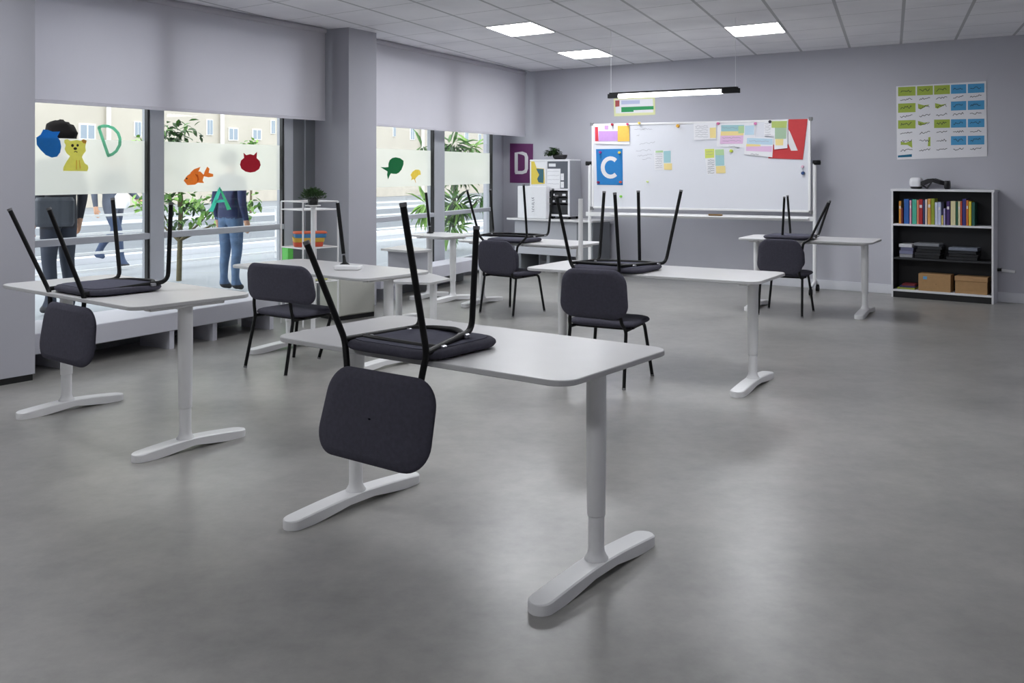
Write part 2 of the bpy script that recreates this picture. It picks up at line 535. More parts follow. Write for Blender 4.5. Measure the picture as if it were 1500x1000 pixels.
ceiling_light(0, 0, 'square ceiling light panel nearest the window wall, the middle one in distance')
ceiling_light(0, 3, 'smallest square ceiling light panel, near the back corner')
ceiling_light(4, 2, 'square ceiling light panel above the hanging tube lamp')
for (i, j) in ((2, -4), (6, -4), (-2, -8), (-1, -12), (4, -12)):  # extra panels out of view, added as fill light for the room
    ceiling_light(i, j, 'unseen fill light panel added to the ceiling out of frame')

# hanging tube lamp
La, Lb = at(894, 141.5, 11.0), at(1080, 133.0, 10.0)
d3 = Lb-La; mid = (La+Lb)/2
pl_o = thing('pendant_tube_lamp', 'slim black tube lamp hanging on two wires above the whiteboard', 'lamp', mid)
dd = d3.normalized(); up = Vector((0, 0, 1)); sd = dd.cross(up).normalized()


def obar(mb, a, b, w, h, m):
    ax = (b-a).normalized(); s = ax.cross(Vector((0, 0, 1))).normalized(); u = s.cross(ax)
    R = Matrix((ax, s, u)).transposed()
    mb.box((a+b)/2, ((b-a).length, w, h), m, rot=R)


h1 = MB(); obar(h1, La-mid+up*.035, Lb-mid+up*.035, .05, .018, BLACK_MET); h1.build('lamp_housing', pl_o)
for a, b in ((La-mid-dd*0.02, La-mid+dd*.12), (Lb-mid-dd*.17, Lb-mid+dd*.02)):
    e = MB(); obar(e, a+up*.004, b+up*.004, .055, .05, BLACK_MET); e.build('end_cap', pl_o)
tb = MB(); tb.tube([La-mid+dd*.12, Lb-mid-dd*.17], .026, emis('tube_light', (250, 252, 255), 7.0), 14); tb.build('light_tube', pl_o)
for p in (La-mid+dd*.01, Lb-mid-dd*.02):
    w = MB(); w.tube([p+up*.04, Vector((p.x, p.y, CEIL-mid.z))], .0025, WHITE_MET, 6); w.build('suspension_wire', pl_o)

# ------------------------------------------------------------------ tables
def table(label, x, y, t, h, W, L, a, r=.085, name='desk', foot_len=None, column=.04, a_left=None, foot_shift=0.0):
    o = thing(name, label, 'desk', (x, y, 0), t, 'white T-leg desks')
    th = .025
    T = MB(); ring = rrect(L, W, r, 8)
    def rg(ins, z): return [Vector((p[0]*(1-2*ins/L), p[1]*(1-2*ins/W), z)) for p in ring]
    T.loft([rg(.003, h-.003), rg(0.0, h-.006), rg(0.0, h-th+.003), rg(.003, h-th)], EDGE, cap=False, smooth=False)
    T.add(rg(.003, h-.003), [tuple(range(len(ring)))], WHITE_TOP)
    T.add([Vector((p.x, p.y, h-th)) for p in rg(.003, h-th)], [tuple(range(len(ring)-1, -1, -1))], EDGE)
    T.build('tabletop', o)
    K = MB()
    al_ = a_left or a
    K.bbox(((al_-a)/2, 0, h-th-.022), (L-a-al_, .06, .04), WHITE_MET, 0, .004)
    K.build('crossbar', o)
    for s in (-1, 1):
        X = s*(L/2-(a_left if s < 0 and a_left else a))
        R = MB(); R.bbox((X, 0, h-th-.014), (.07, W*.62, .026), WHITE_MET, 0, .004); R.build('support_rail', o)
        c = MB(); c.lathe((X, 0, 0), [(column*1.05, h-th-.026), (column*1.05, h-.30), (column*.95, .24), (column*.93, .236), (column*.86, .236)], WHITE_MET, 24, .92, 1.0)
        lg = c.build('leg', o)
        i = MB(); i.lathe((X, 0, 0), [(column*.84, .26), (column*.84, .11), (column*.9, .092), (column*1.08, .078), (column*1.25, .069), (column*1.28, .06)], WHITE_MET, 24, .92, 1.0)
        i.build('inner_tube', lg)
        f = MB(); FL = foot_len or W*1.06; hw = .049; rings = []
        vs_ = [-FL/2+hw*(1-cos(pi/2*i/9)) for i in range(10)]+[-FL/2+hw+(FL-2*hw)*i/28 for i in range(1, 28)]+[FL/2-hw*(1-cos(pi/2*i/9)) for i in range(9, -1, -1)]
        for v in vs_:
            e = FL/2-abs(v)
            wv = hw if e >= hw else max(.0035, sqrt(max(0, hw*hw-(hw-e)**2)))
            q = 1-(abs(v)/(FL/2))**1.5
            zt = .041+.025*q; zb = .024*max(0, min(1, (e-.12)/.22))**1.3
            b = min(.006, wv*.5)
            v += foot_shift
            rings.append([Vector((X-wv+b, v, zt)), Vector((X-wv, v, zt-b*.8)), Vector((X-wv, v, zb+.001)), Vector((X-wv+.002, v, zb)), Vector((X+wv-.002, v, zb)), Vector((X+wv, v, zb+.001)), Vector((X+wv, v, zt-b*.8)), Vector((X+wv-b, v, zt))])
        f.loft(rings, WHITE_MET, True, smooth=False)
        recalc(f.build('foot', lg))
    return o


T = {}
T[1] = table('largest white desk in front, with an upturned chair and its backrest hanging over the edge', -.206, 4.11, -.64, .842, .80, 1.58, .122)
T[2] = table('white desk in front of the first window, beside the near pillar', -2.40, 5.83, -.684, .86, .76, 1.65, .12, foot_len=.71, foot_shift=.035)
T[3] = table('long white desk in the middle, with a chair underneath and a chair upturned on top', 1.09, 7.36, -.55, .815, .76, 1.88, .15)
T[4] = table('white desk by the back wall, nearest the bookcase', 3.36, 10.72, -.522, .82, .74, 1.45, .13)
T[7] = table('white desk standing before the purple letter poster and the machine cabinet', .20, 10.93, -.59, .775, .74, 1.57, .12)
T[5] = table('white desk in front of the thick pillar, carrying a small flat box', -1.584, 8.157, -.685, .75, .80, 1.77, .13, r=.12, a_left=.36)
T[6] = table('small white desk standing at the far window with a black pole on it', -.875, 11.69, -.735, .80, .60, .72, .15, r=.1)


# ------------------------------------------------------------------ chairs
def rounded_outline(w, d, r, n=7):
    return rrect(w, d, r, n)


ZS = .47


def chair(label, x, y, t, h=None, px=None, group='charcoal fabric chairs', back_w=.56, back_t=None, back_h=(.52, .85), back_off=0.0, name='chair', sc=1.0, back_rise=0.0, back_dx=0.0, back_shear=0.0, seat_s=1.0):
    """an upright chair, or (h given) one upturned on a table of height h. px overrides joints by photo pixel at the joint's own depth."""
    px = px or {}
    inv = h is not None
    base = Vector((x, y, h if inv else 0))
    ct, st = cos(t), sin(t)

    def W(l):
        z = (ZS-l[2]) if inv else l[2]
        return Vector((l[0]*ct-l[1]*st, l[0]*st+l[1]*ct, z))

    def J(key, l):
        q = W(l)
        if key in px:
            Y = (q+base).y
            return at(px[key][0], px[key][1], Y)-base
        return q
    o = thing(name, label, 'chair', base, 0, group)
    # cushion
    S = MB(); rg = []
    for z, s in ((ZS-.040, .90), (ZS-.037, .955), (ZS-.028, .995), (ZS-.018, 1.0), (ZS-.007, .97), (ZS-.001, .90), (ZS, .72)):
        rg.append([W((p[0]*s*seat_s, p[1]*s*seat_s, z)) for p in rounded_outline(.53, .485, .115)])
    S.loft(rg, FABRIC, True, smooth=True); recalc(S.build('seat', o))
    U = MB(); U.loft([[W((p[0]*.86*seat_s, p[1]*.86*seat_s, z)) for p in rounded_outline(.53, .485, .10)] for z in (ZS-.0405, ZS-.043)], FABRIC_D, True, smooth=False); recalc(U.build('seat_underside', o))
    # joints
    zj = ZS-.054
    AJ, BJ = J('AJ', (-.224, -.232, zj)), J('BJ', (.224, -.232, zj))
    CB, DB = J('CB', (.20, .20, zj)), J('DB', (-.20, .20, zj))
    AT, BT = J('AT', (-.235, -.30, 0)), J('BT', (.235, -.30, 0))
    CT, DT = J('CT', (.25, .245, 0)), J('DT', (-.25, .245, 0))
    z0, z1 = back_h
    bt = t if back_t is None else back_t
    cb, sb = cos(bt), sin(bt)

    def WB(l):
        q = Vector((0, 0, (ZS-l[2]) if inv else l[2]))
        m = W((0, -.265, 0))
        return Vector((m.x+(l[0]+back_dx)*cb-(l[1]+.265)*sb, m.y+(l[0]+back_dx)*sb+(l[1]+.265)*cb, q.z))
    zc = (z0+z1)/2; hh = (z1-z0)/2
    ybk = lambda X, z: -.268-(z-z0)*.13+1.0*X*X*.22-back_off
    # legs (rear ones run on into the backrest)
    r = .0132
    tip = Vector((0, 0, .0))
    for jn, tp, sx in ((AJ, AT, -1), (BJ, BT, 1)):
        k1 = WB((sx*.2-back_dx, ybk(.17, z0+.03)-.012+.025, z0+.03)); k0 = WB((sx*.207-back_dx, -.25-back_off, z0-.03)); k2 = WB((sx*.16-back_dx, ybk(.15, z0+.2)+.03, z0+.2))
        kk = 'AK' if sx < 0 else 'BK'
        if kk in px:
            q_ = J(kk, (sx*.207, -.25, z0-.03)); k1 = k1+Vector(((q_-k0).x*.9, (q_-k0).y*.9, 0)); k0 = q_
        lg = MB(); lg.tube([tp, jn, k0, k1, k2], r, BLACK_MET, 10, .03); l_o = lg.build('leg', o)
        cp = MB(); e = (tp-jn).normalized(); cp.tube([tp-e*.014, tp-e*.0], r*1.12, CAPM, 10); cp.build('foot_cap', l_o)
    for jn, tp, rear in ((CB, CT, BJ), (DB, DT, AJ)):
        lg = MB(); rm = rear.lerp(jn, .55); lg.tube([tp, jn, rm], r, BLACK_MET, 10, .055); l_o = lg.build('leg', o)
        cp = MB(); e = (tp-jn).normalized(); cp.tube([tp-e*.014, tp], r*1.12, CAPM, 10); cp.build('foot_cap', l_o)
    if 'ET' in px:
        eb, et = J('EB', (0, .20, zj)), J('ET', (0, .22, 0))
        lg = MB(); lg.tube([et, eb], r, BLACK_MET, 10); l_o = lg.build('leg', o)
        cp = MB(); e = (et-eb).normalized(); cp.tube([et-e*.014, et], r*1.12, CAPM, 10); cp.build('foot_cap', l_o)
    F = MB()
    for a, b, c in ((AJ, DB, None), (BJ, CB, None)):
        F.tube([a, a.lerp(b, .88)], r, BLACK_MET, 10)
    m1 = AJ.lerp(BJ, .5); dv = (CB+DB)/2-m1
    F.tube([AJ.lerp(DB, .22), AJ.lerp(BJ, .25)+dv*.20, AJ.lerp(BJ, .75)+dv*.20, BJ.lerp(CB, .22)], r*.95, BLACK_MET, 10, .05)
    F.tube([DB.lerp(AJ, .2), DB.lerp(CB, .25)-dv*.02, DB.lerp(CB, .75)-dv*.02, CB.lerp(BJ, .2)], r*.95, BLACK_MET, 10, .05)
    F.build('seat_frame', o)
    for q in (AJ.lerp(DB, .28), BJ.lerp(CB, .28), AJ.lerp(DB, .8), BJ.lerp(CB, .8)):
        c = MB(); sg = -1 if not inv else 1
        c.bbox(q+Vector((0, 0, -sg*.004)), (.05, .034, .02), CHROME if inv else BLACK_MET, t, .004); c.build('bracket', o)
    # backrest
    B = MB(); ol = rounded_outline(back_w, 2*hh, min(.112, hh*.7), 9)
    rings = []
    def sect(s, dy):
        out = []
        for p in ol:
            X = p[0]*s*(1+(.05 if inv else -.05)*(p[1]/hh))+back_shear*p[1]*s; z = zc+p[1]*s
            z -= back_rise*X
            out.append(WB((X, ybk(X, z)+dy, z)))
        return out
    rings = [sect(.80, .019), sect(.93, .016), sect(.985, .008), sect(1.0, 0), sect(.985, -.009), sect(.94, -.016), sect(.80, -.019)]
    B.loft(rings, FABRIC, False, smooth=True)
    for sgn, dy in ((1, .019), (-1, -.019)):
        for s_o, s_i in ((.80, .55), (.55, .28), (.28, .02)):
            a, b = sect(s_o, dy), sect(s_i, dy)
            B.loft([a, b], FABRIC, False, smooth=True)
    recalc(B.build('backrest', o))
    return o


chair('charcoal chair upturned on the largest desk, backrest hanging toward the camera', -.378, 3.972, -.64, .842,
      dict(AJ=(505, 497), BJ=(625, 517), AT=(448, 353), BT=(590, 297), CT=(698, 331), CB=(691, 484), DB=(618, 478), DT=(598, 344), AK=(508, 531), BK=(619, 546)), back_w=.60, back_h=(.525, .885), back_dx=.005, back_shear=-.13)
chair('charcoal chair upturned on the desk beside the near pillar', -2.43, 5.71, -.684, .86,
      dict(AJ=(70.5, 423), BJ=(121.6, 431), AT=(13.5, 305.5), BT=(71, 304), DT=(165, 290), CT=(250.5, 296.5), DB=(176, 408), CB=(246, 412)), back_w=.62, back_dx=.055)
chair('charcoal chair upturned on the long middle desk', .815, 7.36, -.58, .815,
      dict(AJ=(836, 385), BJ=(907, 390), AK=(841, 394), BK=(906, 401), AT=(815, 286), BT=(900.5, 282), CT=(998, 278), CB=(975, 385), DT=(885, 280), DB=(878, 381), EB=(937, 384), ET=(935, 279)), back_w=.50, back_h=(.53, .80), seat_s=1.13, back_dx=-.03)
chair('charcoal chair upturned on the desk by the back wall near the bookcase', 3.13, 10.66, -.56, .82,
      dict(AJ=(1146, 347), AT=(1149, 288), DB=(1158, 344), DT=(1153.5, 286), CB=(1199, 344), CT=(1216, 293.5), BJ=(1187, 350), BT=(1214, 295)), back_w=.46, back_h=(.53, .78))
chair('charcoal chair upturned on the desk before the machine cabinet', .03, 10.82, -.60, .775,
      dict(AJ=(702, 345), AT=(684, 278), BJ=(772, 347), BT=(767, 270), DT=(718, 277), DB=(723, 341), CT=(810, 276), CB=(803, 344)), back_w=.48, back_h=(.53, .80))
chair('charcoal chair standing upright by itself next to the desk with the flat box', -1.75, 7.70, -.62, None,
      dict(AT=(359, 538), BT=(418, 552), DT=(430, 526), CT=(467, 525)), back_w=.74, back_t=-.58, back_h=(.55, .85), back_dx=.10)
chair('charcoal chair standing upright beneath the long middle desk', .745, 7.22, -.5, None, None, back_w=.53, back_h=(.50, .865), back_off=.03, back_shear=.06)
chair('charcoal chair standing upright at the desk near the bookcase', 3.05, 10.56, -.50, None, None, back_w=.48, back_h=(.46, .84), back_off=.02, back_shear=.05)
chair('charcoal chair standing upright at the desk before the machine cabinet', .016, 10.62, -.68, None, None, back_w=.52, back_h=(.45, .82), back_off=.02, back_shear=.05)
#--MORE--
# ------------------------------------------------------------------ flat things fixed to a plane
def zpx(x0, y0, k, pts):                       # points read in an enlarged crop -> photo pixels
    return [(x0+a/k, y0+b/k) for a, b in pts]


def flat(mb, plane, pts, m, off=0.004, t=0.0012):
    mb.prism([plane.px(a, b, off) for a, b in pts], plane.n, t, m)
    return mb


def ell(cx, cy, rx, ry, n=16, a0=0.0, a1=2*pi):
    return [(cx+rx*cos(a0+(a1-a0)*k/n), cy+ry*sin(a0+(a1-a0)*k/n)) for k in range(n)]


def scribble(mb, plane, x0, y0, x1, y1, m, off, w=.6, amp=2.2, seed=0, slope=0.0):
    rnd = random.Random(seed); n = max(5, int((x1-x0)/1.6)); pts = []
    for i in range(n+1):
        u = i/n
        pts.append((x0+(x1-x0)*u+rnd.uniform(-.3, .3), y0+(y1-y0)*u+rnd.uniform(-amp, amp)*.5))
    for a, b in zip(pts[:-1], pts[1:]):
        o = stroke([a, b], w); flat(mb, plane, [(p.x, p.y) for p in o], m, off, .0006)


# ---- paper cutouts on the windows
PB = mat('paper_blue', (66, 150, 206), 0.8, noise=.03); PY = mat('paper_yellow', (240, 236, 150), 0.8, noise=.03)
PYO = mat('paper_amber', (236, 196, 104), 0.8); PBK = mat('paper_black', (48, 44, 36), 0.8)
PG = mat('paper_sage', (160, 222, 196), 0.8, noise=.03); PO = mat('paper_orange', (248, 172, 84), 0.8, noise=.05); POD = mat('paper_orange_dark', (228, 140, 62), 0.8)
PM = mat('paper_maroon', (196, 52, 76), 0.8, noise=.03); PT = mat('paper_teal', (120, 224, 206), 0.8); PT2 = mat('paper_green_teal', (116, 210, 172), 0.8)
PGD = mat('paper_green', (44, 144, 92), 0.8, noise=.03); PLY = mat('paper_lemon', (246, 228, 120), 0.8, noise=.06)


for m_ in (PB, PY, PYO, PG, PO, POD, PM, PT, PT2, PGD, PLY):
    translucent(m_, .6)


def cutout(name, label, cat, polys, G=None, off=.006):
    G = G or GLASS
    mb = MB()
    for k, (pts, m) in enumerate(polys):
        flat(mb, G, pts, m, off+.0014*k, .0012)
    return tag(mb.build(name), label, cat, 'paper cutouts stuck on the windows')


cutout('paper_fish', 'blue paper fish cutout stuck on the window beside the near pillar', 'window sticker',
       [(zpx(40, 140, 6.665, [(88, 410), (130, 380), (155, 330), (200, 335), (245, 352), (320, 350), (292, 400), (320, 440), (331, 500), (320, 555), (290, 595), (240, 605), (180, 580), (130, 530), (92, 480)]), PB)])
z = lambda p: zpx(40, 140, 6.665, p)
cutout('paper_bear', 'yellow paper bear cub cutout stuck on the window beside the blue fish', 'window sticker',
       [(z([(362, 432), (392, 425), (420, 442), (482, 432), (525, 442), (548, 425), (578, 440), (572, 470), (565, 500), (572, 540), (542, 578), (532, 600), (560, 660), (590, 680), (596, 705), (585, 737), (350, 735), (352, 700), (384, 640), (418, 592), (382, 562), (364, 520), (377, 485), (360, 458)]), PY),
        (z([(528, 438), (548, 425), (580, 440), (572, 468), (545, 462)]), PYO), (z(ell(441, 487, 13, 15)), PBK), (z(ell(491, 485, 11, 13)), PBK), (z(ell(468, 517, 17, 13)), PBK),
        (z([(455, 548), (470, 540), (490, 550), (488, 556), (470, 547), (457, 554)]), PBK), (z([(478, 630), (484, 630), (482, 720), (476, 720)]), PYO), (z([(505, 630), (510, 630), (520, 700), (514, 720)]), PYO)])
arc = [(690, 312), (735, 297), (785, 297), (840, 318), (885, 365), (905, 420), (902, 480), (870, 540), (830, 572), (782, 588)]
cutout('paper_letter', 'sage green paper letter D stuck at the top of the first window', 'window sticker',
       [(z([(p.x, p.y) for p in stroke([(695, 305), (792, 592)], 30)]), PG), (z([(p.x, p.y) for p in stroke(arc, 29)]), PG)])
z2 = lambda p: zpx(200, 100, 3.3333, p)
cutout('paper_goldfish', 'orange paper goldfish cutout stuck on the middle of the frosted strip', 'window sticker',
       [(z2([(230, 548), (246, 525), (275, 505), (310, 503), (330, 522), (322, 548), (330, 560), (300, 558), (285, 568), (248, 570)]), PO), (z2([(260, 512), (280, 493), (312, 481), (304, 500), (296, 508)]), PO),
        (z2([(326, 526), (332, 505), (345, 480), (356, 490), (352, 510), (374, 516), (374, 528), (352, 532)]), PO), (z2([(285, 515), (300, 520), (306, 545), (296, 555), (298, 535)]), POD), (z2(ell(245, 538, 4, 4)), PBK)])
cutout('paper_cat_face', 'dark red paper cutout with two pointed ears on the window', 'window sticker',
       [(z2([(522, 412), (535, 424), (555, 419), (572, 424), (588, 408), (586, 438), (601, 452), (606, 472), (598, 492), (578, 505), (555, 509), (532, 504), (512, 490), (505, 470), (510, 450), (525, 437)]), PM)])
cutout('paper_letter', 'teal paper letter A stuck at the lower edge of the frosted strip', 'window sticker',
       [(z2([(398, 590), (406, 578), (414, 592), (374, 700), (352, 700)]), PT), (z2([(404, 582), (414, 590), (462, 688), (442, 692)]), PT2), (z2([(384, 645), (428, 640), (434, 652), (380, 658)]), PT)])
z7 = lambda p: zpx(550, 180, 7.895, p)
cutout('paper_fish', 'dark green paper fish cutout stuck on the far window', 'window sticker',
       [(z7([(150, 470), (165, 430), (195, 405), (235, 397), (285, 408), (324, 438), (323, 480), (300, 540), (270, 575), (240, 590), (205, 588), (178, 582), (165, 605), (145, 652), (133, 600), (140, 562), (100, 537), (58, 510), (110, 513), (150, 510)]), PGD)], GLASS2)
cutout('paper_leaf', 'small lemon yellow paper leaf beside the dark green fish', 'window sticker',
       [(z7([(405, 600), (430, 562), (462, 540), (500, 540), (518, 555), (524, 600), (500, 602), (470, 630), (455, 657), (436, 650), (412, 662), (420, 632)]), PLY), (z7([(446, 640), (454, 640), (468, 690), (464, 692)]), PYO)], GLASS2)

# ---- posters and papers on the back wall
PURP = mat('poster_purple', (104, 44, 98), 0.6, noise=.03); CREAM = mat('letter_white', (226, 224, 226), 0.6)
BLUEP = mat('poster_blue', (30, 122, 190), 0.6, noise=.03); REDP = mat('poster_red', (196, 52, 56), 0.6, noise=.03)
GREENP = mat('card_green', (166, 186, 78), 0.8, noise=.03); SKYP = mat('card_blue', (78, 158, 206), 0.8, noise=.03)


def letter_D(cx, cy, w, h):
    """D with rounded right corners, as a stroke outline path"""
    x0, x1, y0, y1 = cx-w/2, cx+w/2, cy-h/2, cy+h/2; r = w*.45
    return [(x0, y1), (x0, y0), (x1-r, y0)]+[(x1-r+r*sin(a), y0+r-r*cos(a)) for a in (pi/6, pi/3, pi/2)]+[(x1-r+r*cos(a), y1-r+r*sin(a)) for a in (0, pi/6, pi/3, pi/2)]+[(x0, y1)]


D = MB(); flat(D, BACK, [(747, 210), (781, 210.5), (780.3, 268), (747, 267.5)], PURP, .004, .0015)
for a, b in ((0, 1),):
    for seg in ([(756.2, 253), (756.2, 224.2), (765, 224.2), (769.6, 226), (771.2, 230), (771.2, 247), (769.6, 251), (765, 252.6), (754.6, 252.6)],):
        flat(D, BACK, [(p.x, p.y) for p in stroke(seg, 4.6)], CREAM, .0058, .0008)
tag(D.build('letter_poster'), 'purple letter D poster on the back wall beside the machine cabinet', 'poster')
# notice below the tube lamp
LEM = mat('paper_pale_yellow', (222, 224, 172), 0.8); RDS = mat('paper_brick', (170, 84, 84), 0.8); GRS = mat('paper_emerald', (52, 150, 92), 0.8); LIL = mat('paper_grey_blue', (190, 196, 222), 0.8)
zl = lambda p: zpx(880, 110, 6.818, p)
N = MB(); flat(N, BACK, zl([(128, 210), (540, 190), (545, 395), (135, 412)]), LEM, .004, .001); flat(N, BACK, zl([(145, 245), (520, 235), (525, 372), (150, 382)]), PAPER, .0052, .0006)
for q, m in (([(145, 253), (187, 251), (187, 312), (145, 317)], RDS), ([(205, 255), (390, 250), (390, 285), (205, 293)], LIL), ([(205, 320), (528, 308), (528, 342), (328, 350), (328, 366), (206, 370)], GRS)):
    flat(N, BACK, zl(q), m, .006, .0006)
tag(N.build('wall_notice'), 'pale yellow notice with green bar on the wall behind the tube lamp', 'poster')

# chart of cards
ch = MB(); flat(ch, BACK, [(1313, 126.5), (1444.5, 118.8), (1446.3, 229), (1314, 234)], PAPER, .004, .004)
ch_o = ch.build('wall_chart'); tag(ch_o, 'white wall chart with rows of green and blue cards above the bookcase', 'poster')
zc = lambda p: zpx(1300, 110, 7.694, p)
xs = [(120, 316), (334, 512), (526, 704), (716, 888), (906, 1092)]
tops = [(136, 238), (322, 424), (510, 604), (700, 800)]
subs = [(258, 298), (440, 492), (630, 676), (818, 880)]
SLOPE = (-.045, -.04, -.02, -.02)
full = {(0, 0): 'g', (1, 0): 'g', (2, 0): 'g', (0, 1): 'g', (0, 2): 'g', (2, 2): 'g'}
k = 0
for ci, (xa, xb) in enumerate(xs):
    for ri, (ya, yb) in enumerate(tops):
        sl = SLOPE[ri]
        dy0 = (xa-120)*sl; dy1 = (xb-120)*sl
        blue = ci >= 3; green = (ci, ri) in full
        m = SKYP if blue else (GREENP if green else PAPER)
        c = MB(); flat(c, BACK, zc([(xa, ya+dy0), (xb, ya+dy1), (xb, yb+dy1), (xa, yb+dy0)]), m, .0082, .0012)
        X0, Y0 = zc([(xa+(xb-xa)*.15, (ya+yb)/2+dy0)])[0]; X1, Y1 = zc([(xa+(xb-xa)*.78, (ya+yb)/2+dy1-8)])[0]
        if not blue and not green:
            if ri in (1, 2) and (ci, ri) in ((1, 1), (2, 1), (1, 2)):
                flat(c, BACK, zc([(xa+10, ya+10+dy0), (xa+(xb-xa)*.45, ya+34+dy1), (xa+(xb-xa)*.8, ya+24+dy1), (xa+40, yb-30+dy0), (xa+12, yb-40+dy0)]), GREENP, .0096, .0005)
            if (ci, ri) == (0, 3):
                flat(c, BACK, zc([(150, 750), (205, 762), (275, 735), (280, 820), (225, 785), (150, 785)]), GREENP, .0096, .0005)
            if (ci, ri) == (1, 3):
                flat(c, BACK, zc([(462, 700), (484, 697), (484, 800), (455, 800)]), GREENP, .0096, .0005)
        scribble(c, BACK, X0, Y0, X1, Y1, INK, .0102, .7, 4.2, k)
        c.build('card', ch_o)
        c = MB(); a_, b_ = subs[ri]
        flat(c, BACK, zc([(xa+4, a_+dy0), (xb-4, a_+dy1), (xb-4, b_+dy1), (xa+4, b_+dy0)]), PAPER, .0082, .0008)
        X0, Y0 = zc([(xa+24, (a_+b_)/2+dy0+6)])[0]; X1, Y1 = zc([(xa+(xb-xa)*.82, (a_+b_)/2+dy1-8)])[0]
        scribble(c, BACK, X0, Y0, X1, Y1, INK, .0094, .75, 3.0, 100+k)
        c.build('caption_card', ch_o); k += 1
c = MB(); flat(c, BACK, zc([(118, 905), (275, 890), (275, 920), (118, 928)]), mat('card_teal', (28, 108, 142), .8), .0082, .001); c.build('teal_strip', ch_o)

# ------------------------------------------------------------------ whiteboard on its stand
WB = Plane((3.90, 12.25), -27.2)
wb = thing('whiteboard', 'wide white magnetic board on a wheeled stand before the back wall', 'whiteboard', WB.w(0, 0))
def wbuild(mb, name, par=None): 
    o = mb.build(name, par or wb, -wb.location if par is None else None); return o
BOARD = mat('whiteboard_enamel', (226, 228, 235), 0.22, 0.5, noise=.01, nscale=2)
q = [(867, 182), (1186, 174), (1186, 310), (871, 304)]
s0, s1 = WB.sz(867, 240)[0], WB.sz(1187.5, 240)[0]
zt, zb = WB.sz(1187, 174)[1], WB.sz(1187, 311)[1]
def wbox(mb, sa, sb, za, zb_, o0, o1, m, b=.003):
    c = WB.w((sa+sb)/2, (za+zb_)/2, (o0+o1)/2); mb.bbox(c, (sb-sa, abs(o1-o0), zb_-za), m, WB.ang, b); return mb
m_ = MB(); wbox(m_, s0+.02, s1-.02, zb+.02, zt-.02, -.012, .004, BOARD); wbuild(m_, 'board_surface')
m_ = MB()
wbox(m_, s0, s1, zt-.028, zt, -.02, .012, WHITE_MET); wbox(m_, s0, s1, zb, zb+.028, -.02, .012, WHITE_MET)
wbox(m_, s0, s0+.03, zb, zt, -.02, .012, WHITE_MET); wbox(m_, s1-.03, s1, zb, zt, -.02, .012, WHITE_MET); wbuild(m_, 'board_frame')
for sx, zz in ((s0, zt), (s1, zt), (s0, zb), (s1, zb)):
    m_ = MB(); wbox(m_, sx-.022, sx+.022, zz-.022, zz+.022, -.022, .016, CAPM); wbuild(m_, 'corner_cap')
zr = zb-.085
m_ = MB(); wbox(m_, s0-.10, s1+.05, zr-.03, zr+.03, -.05, -.01, WHITE_MET); wbox(m_, s0+.3, s1-.02, zr-.005, zr+.012, -.05, .06, WHITE_MET); wbuild(m_, 'tray')
zpost = WB.sz(1193, 238)[1]
for sx in (s0-.045, s1+.045):
    p = MB(); p.tube([WB.w(sx, .12, -.03), WB.w(sx, zpost, -.03)], .024, WHITE_MET, 12); po = wbuild(p, 'post')
    kn = MB(); kn.lathe(Vector((0, 0, 0)), [(0.0, 0), (.05, .0), (.055, .03), (.05, .06), (0.0, .06)], BLACK_MET, 14)
    ko = kn.build('clamp_knob', wb); ko.location = WB.w(sx+(.02 if sx > 0 else -.02), zpost-.03, -.05)-wb.location; ko.rotation_euler = (0, pi/2*0, 0)
    f = MB(); f.tube([WB.w(sx, .10, .26), WB.w(sx, .14, 0), WB.w(sx, .14, -.1), WB.w(sx, .10, -.25)], .02, WHITE_MET, 10); fo = wbuild(f, 'stand_foot')
    for of in (.26, -.25):
        k_ = MB(); k_.tube([WB.w(sx-.02, .04, of), WB.w(sx+.02, .04, of)], .04, BLACK_MET, 14); wbuild(k_, 'caster')
        k_ = MB(); k_.bbox(WB.w(sx, .085, of), (.03, .03, .06), BLACK_MET, WB.ang, .004); wbuild(k_, 'caster_fork')
hw = MB()
zw = lambda p: zpx(850, 130, 4.1667, p)
for i, (xa, ya, xb, yb) in enumerate(((330, 250, 400, 245), (345, 285, 360, 280), (360, 340, 455, 325), (380, 240, 440, 250), (340, 380, 430, 372), (350, 410, 440, 398), (380, 430, 430, 425))):
    (A0, B0), (A1, B1) = zw([(xa, ya), (xb, yb)]); scribble(hw, WB, A0, B0, A1, B1, INK_L, .0045, .35, 2.5, 300+i)
wbuild(hw, 'handwriting')


def sheet(name, label, polys, scr=(), cat='paper sheet', group='papers on the whiteboard', off=.005):
    mb = MB()
    for i, (pts, m) in enumerate(polys):
        flat(mb, WB, zw(pts), m, off+.0011*i, .001)
    o2 = off+.0011*len(polys)+.0006
    for i, (xa, ya, xb, yb, m) in enumerate(scr):
        (A0, B0), (A1, B1) = zw([(xa, ya), (xb, yb)]); scribble(mb, WB, A0, B0, A1, B1, m, o2, .4, 1.6, int(xa*7+ya))
    return tag(mb.build(name), label, cat, group)


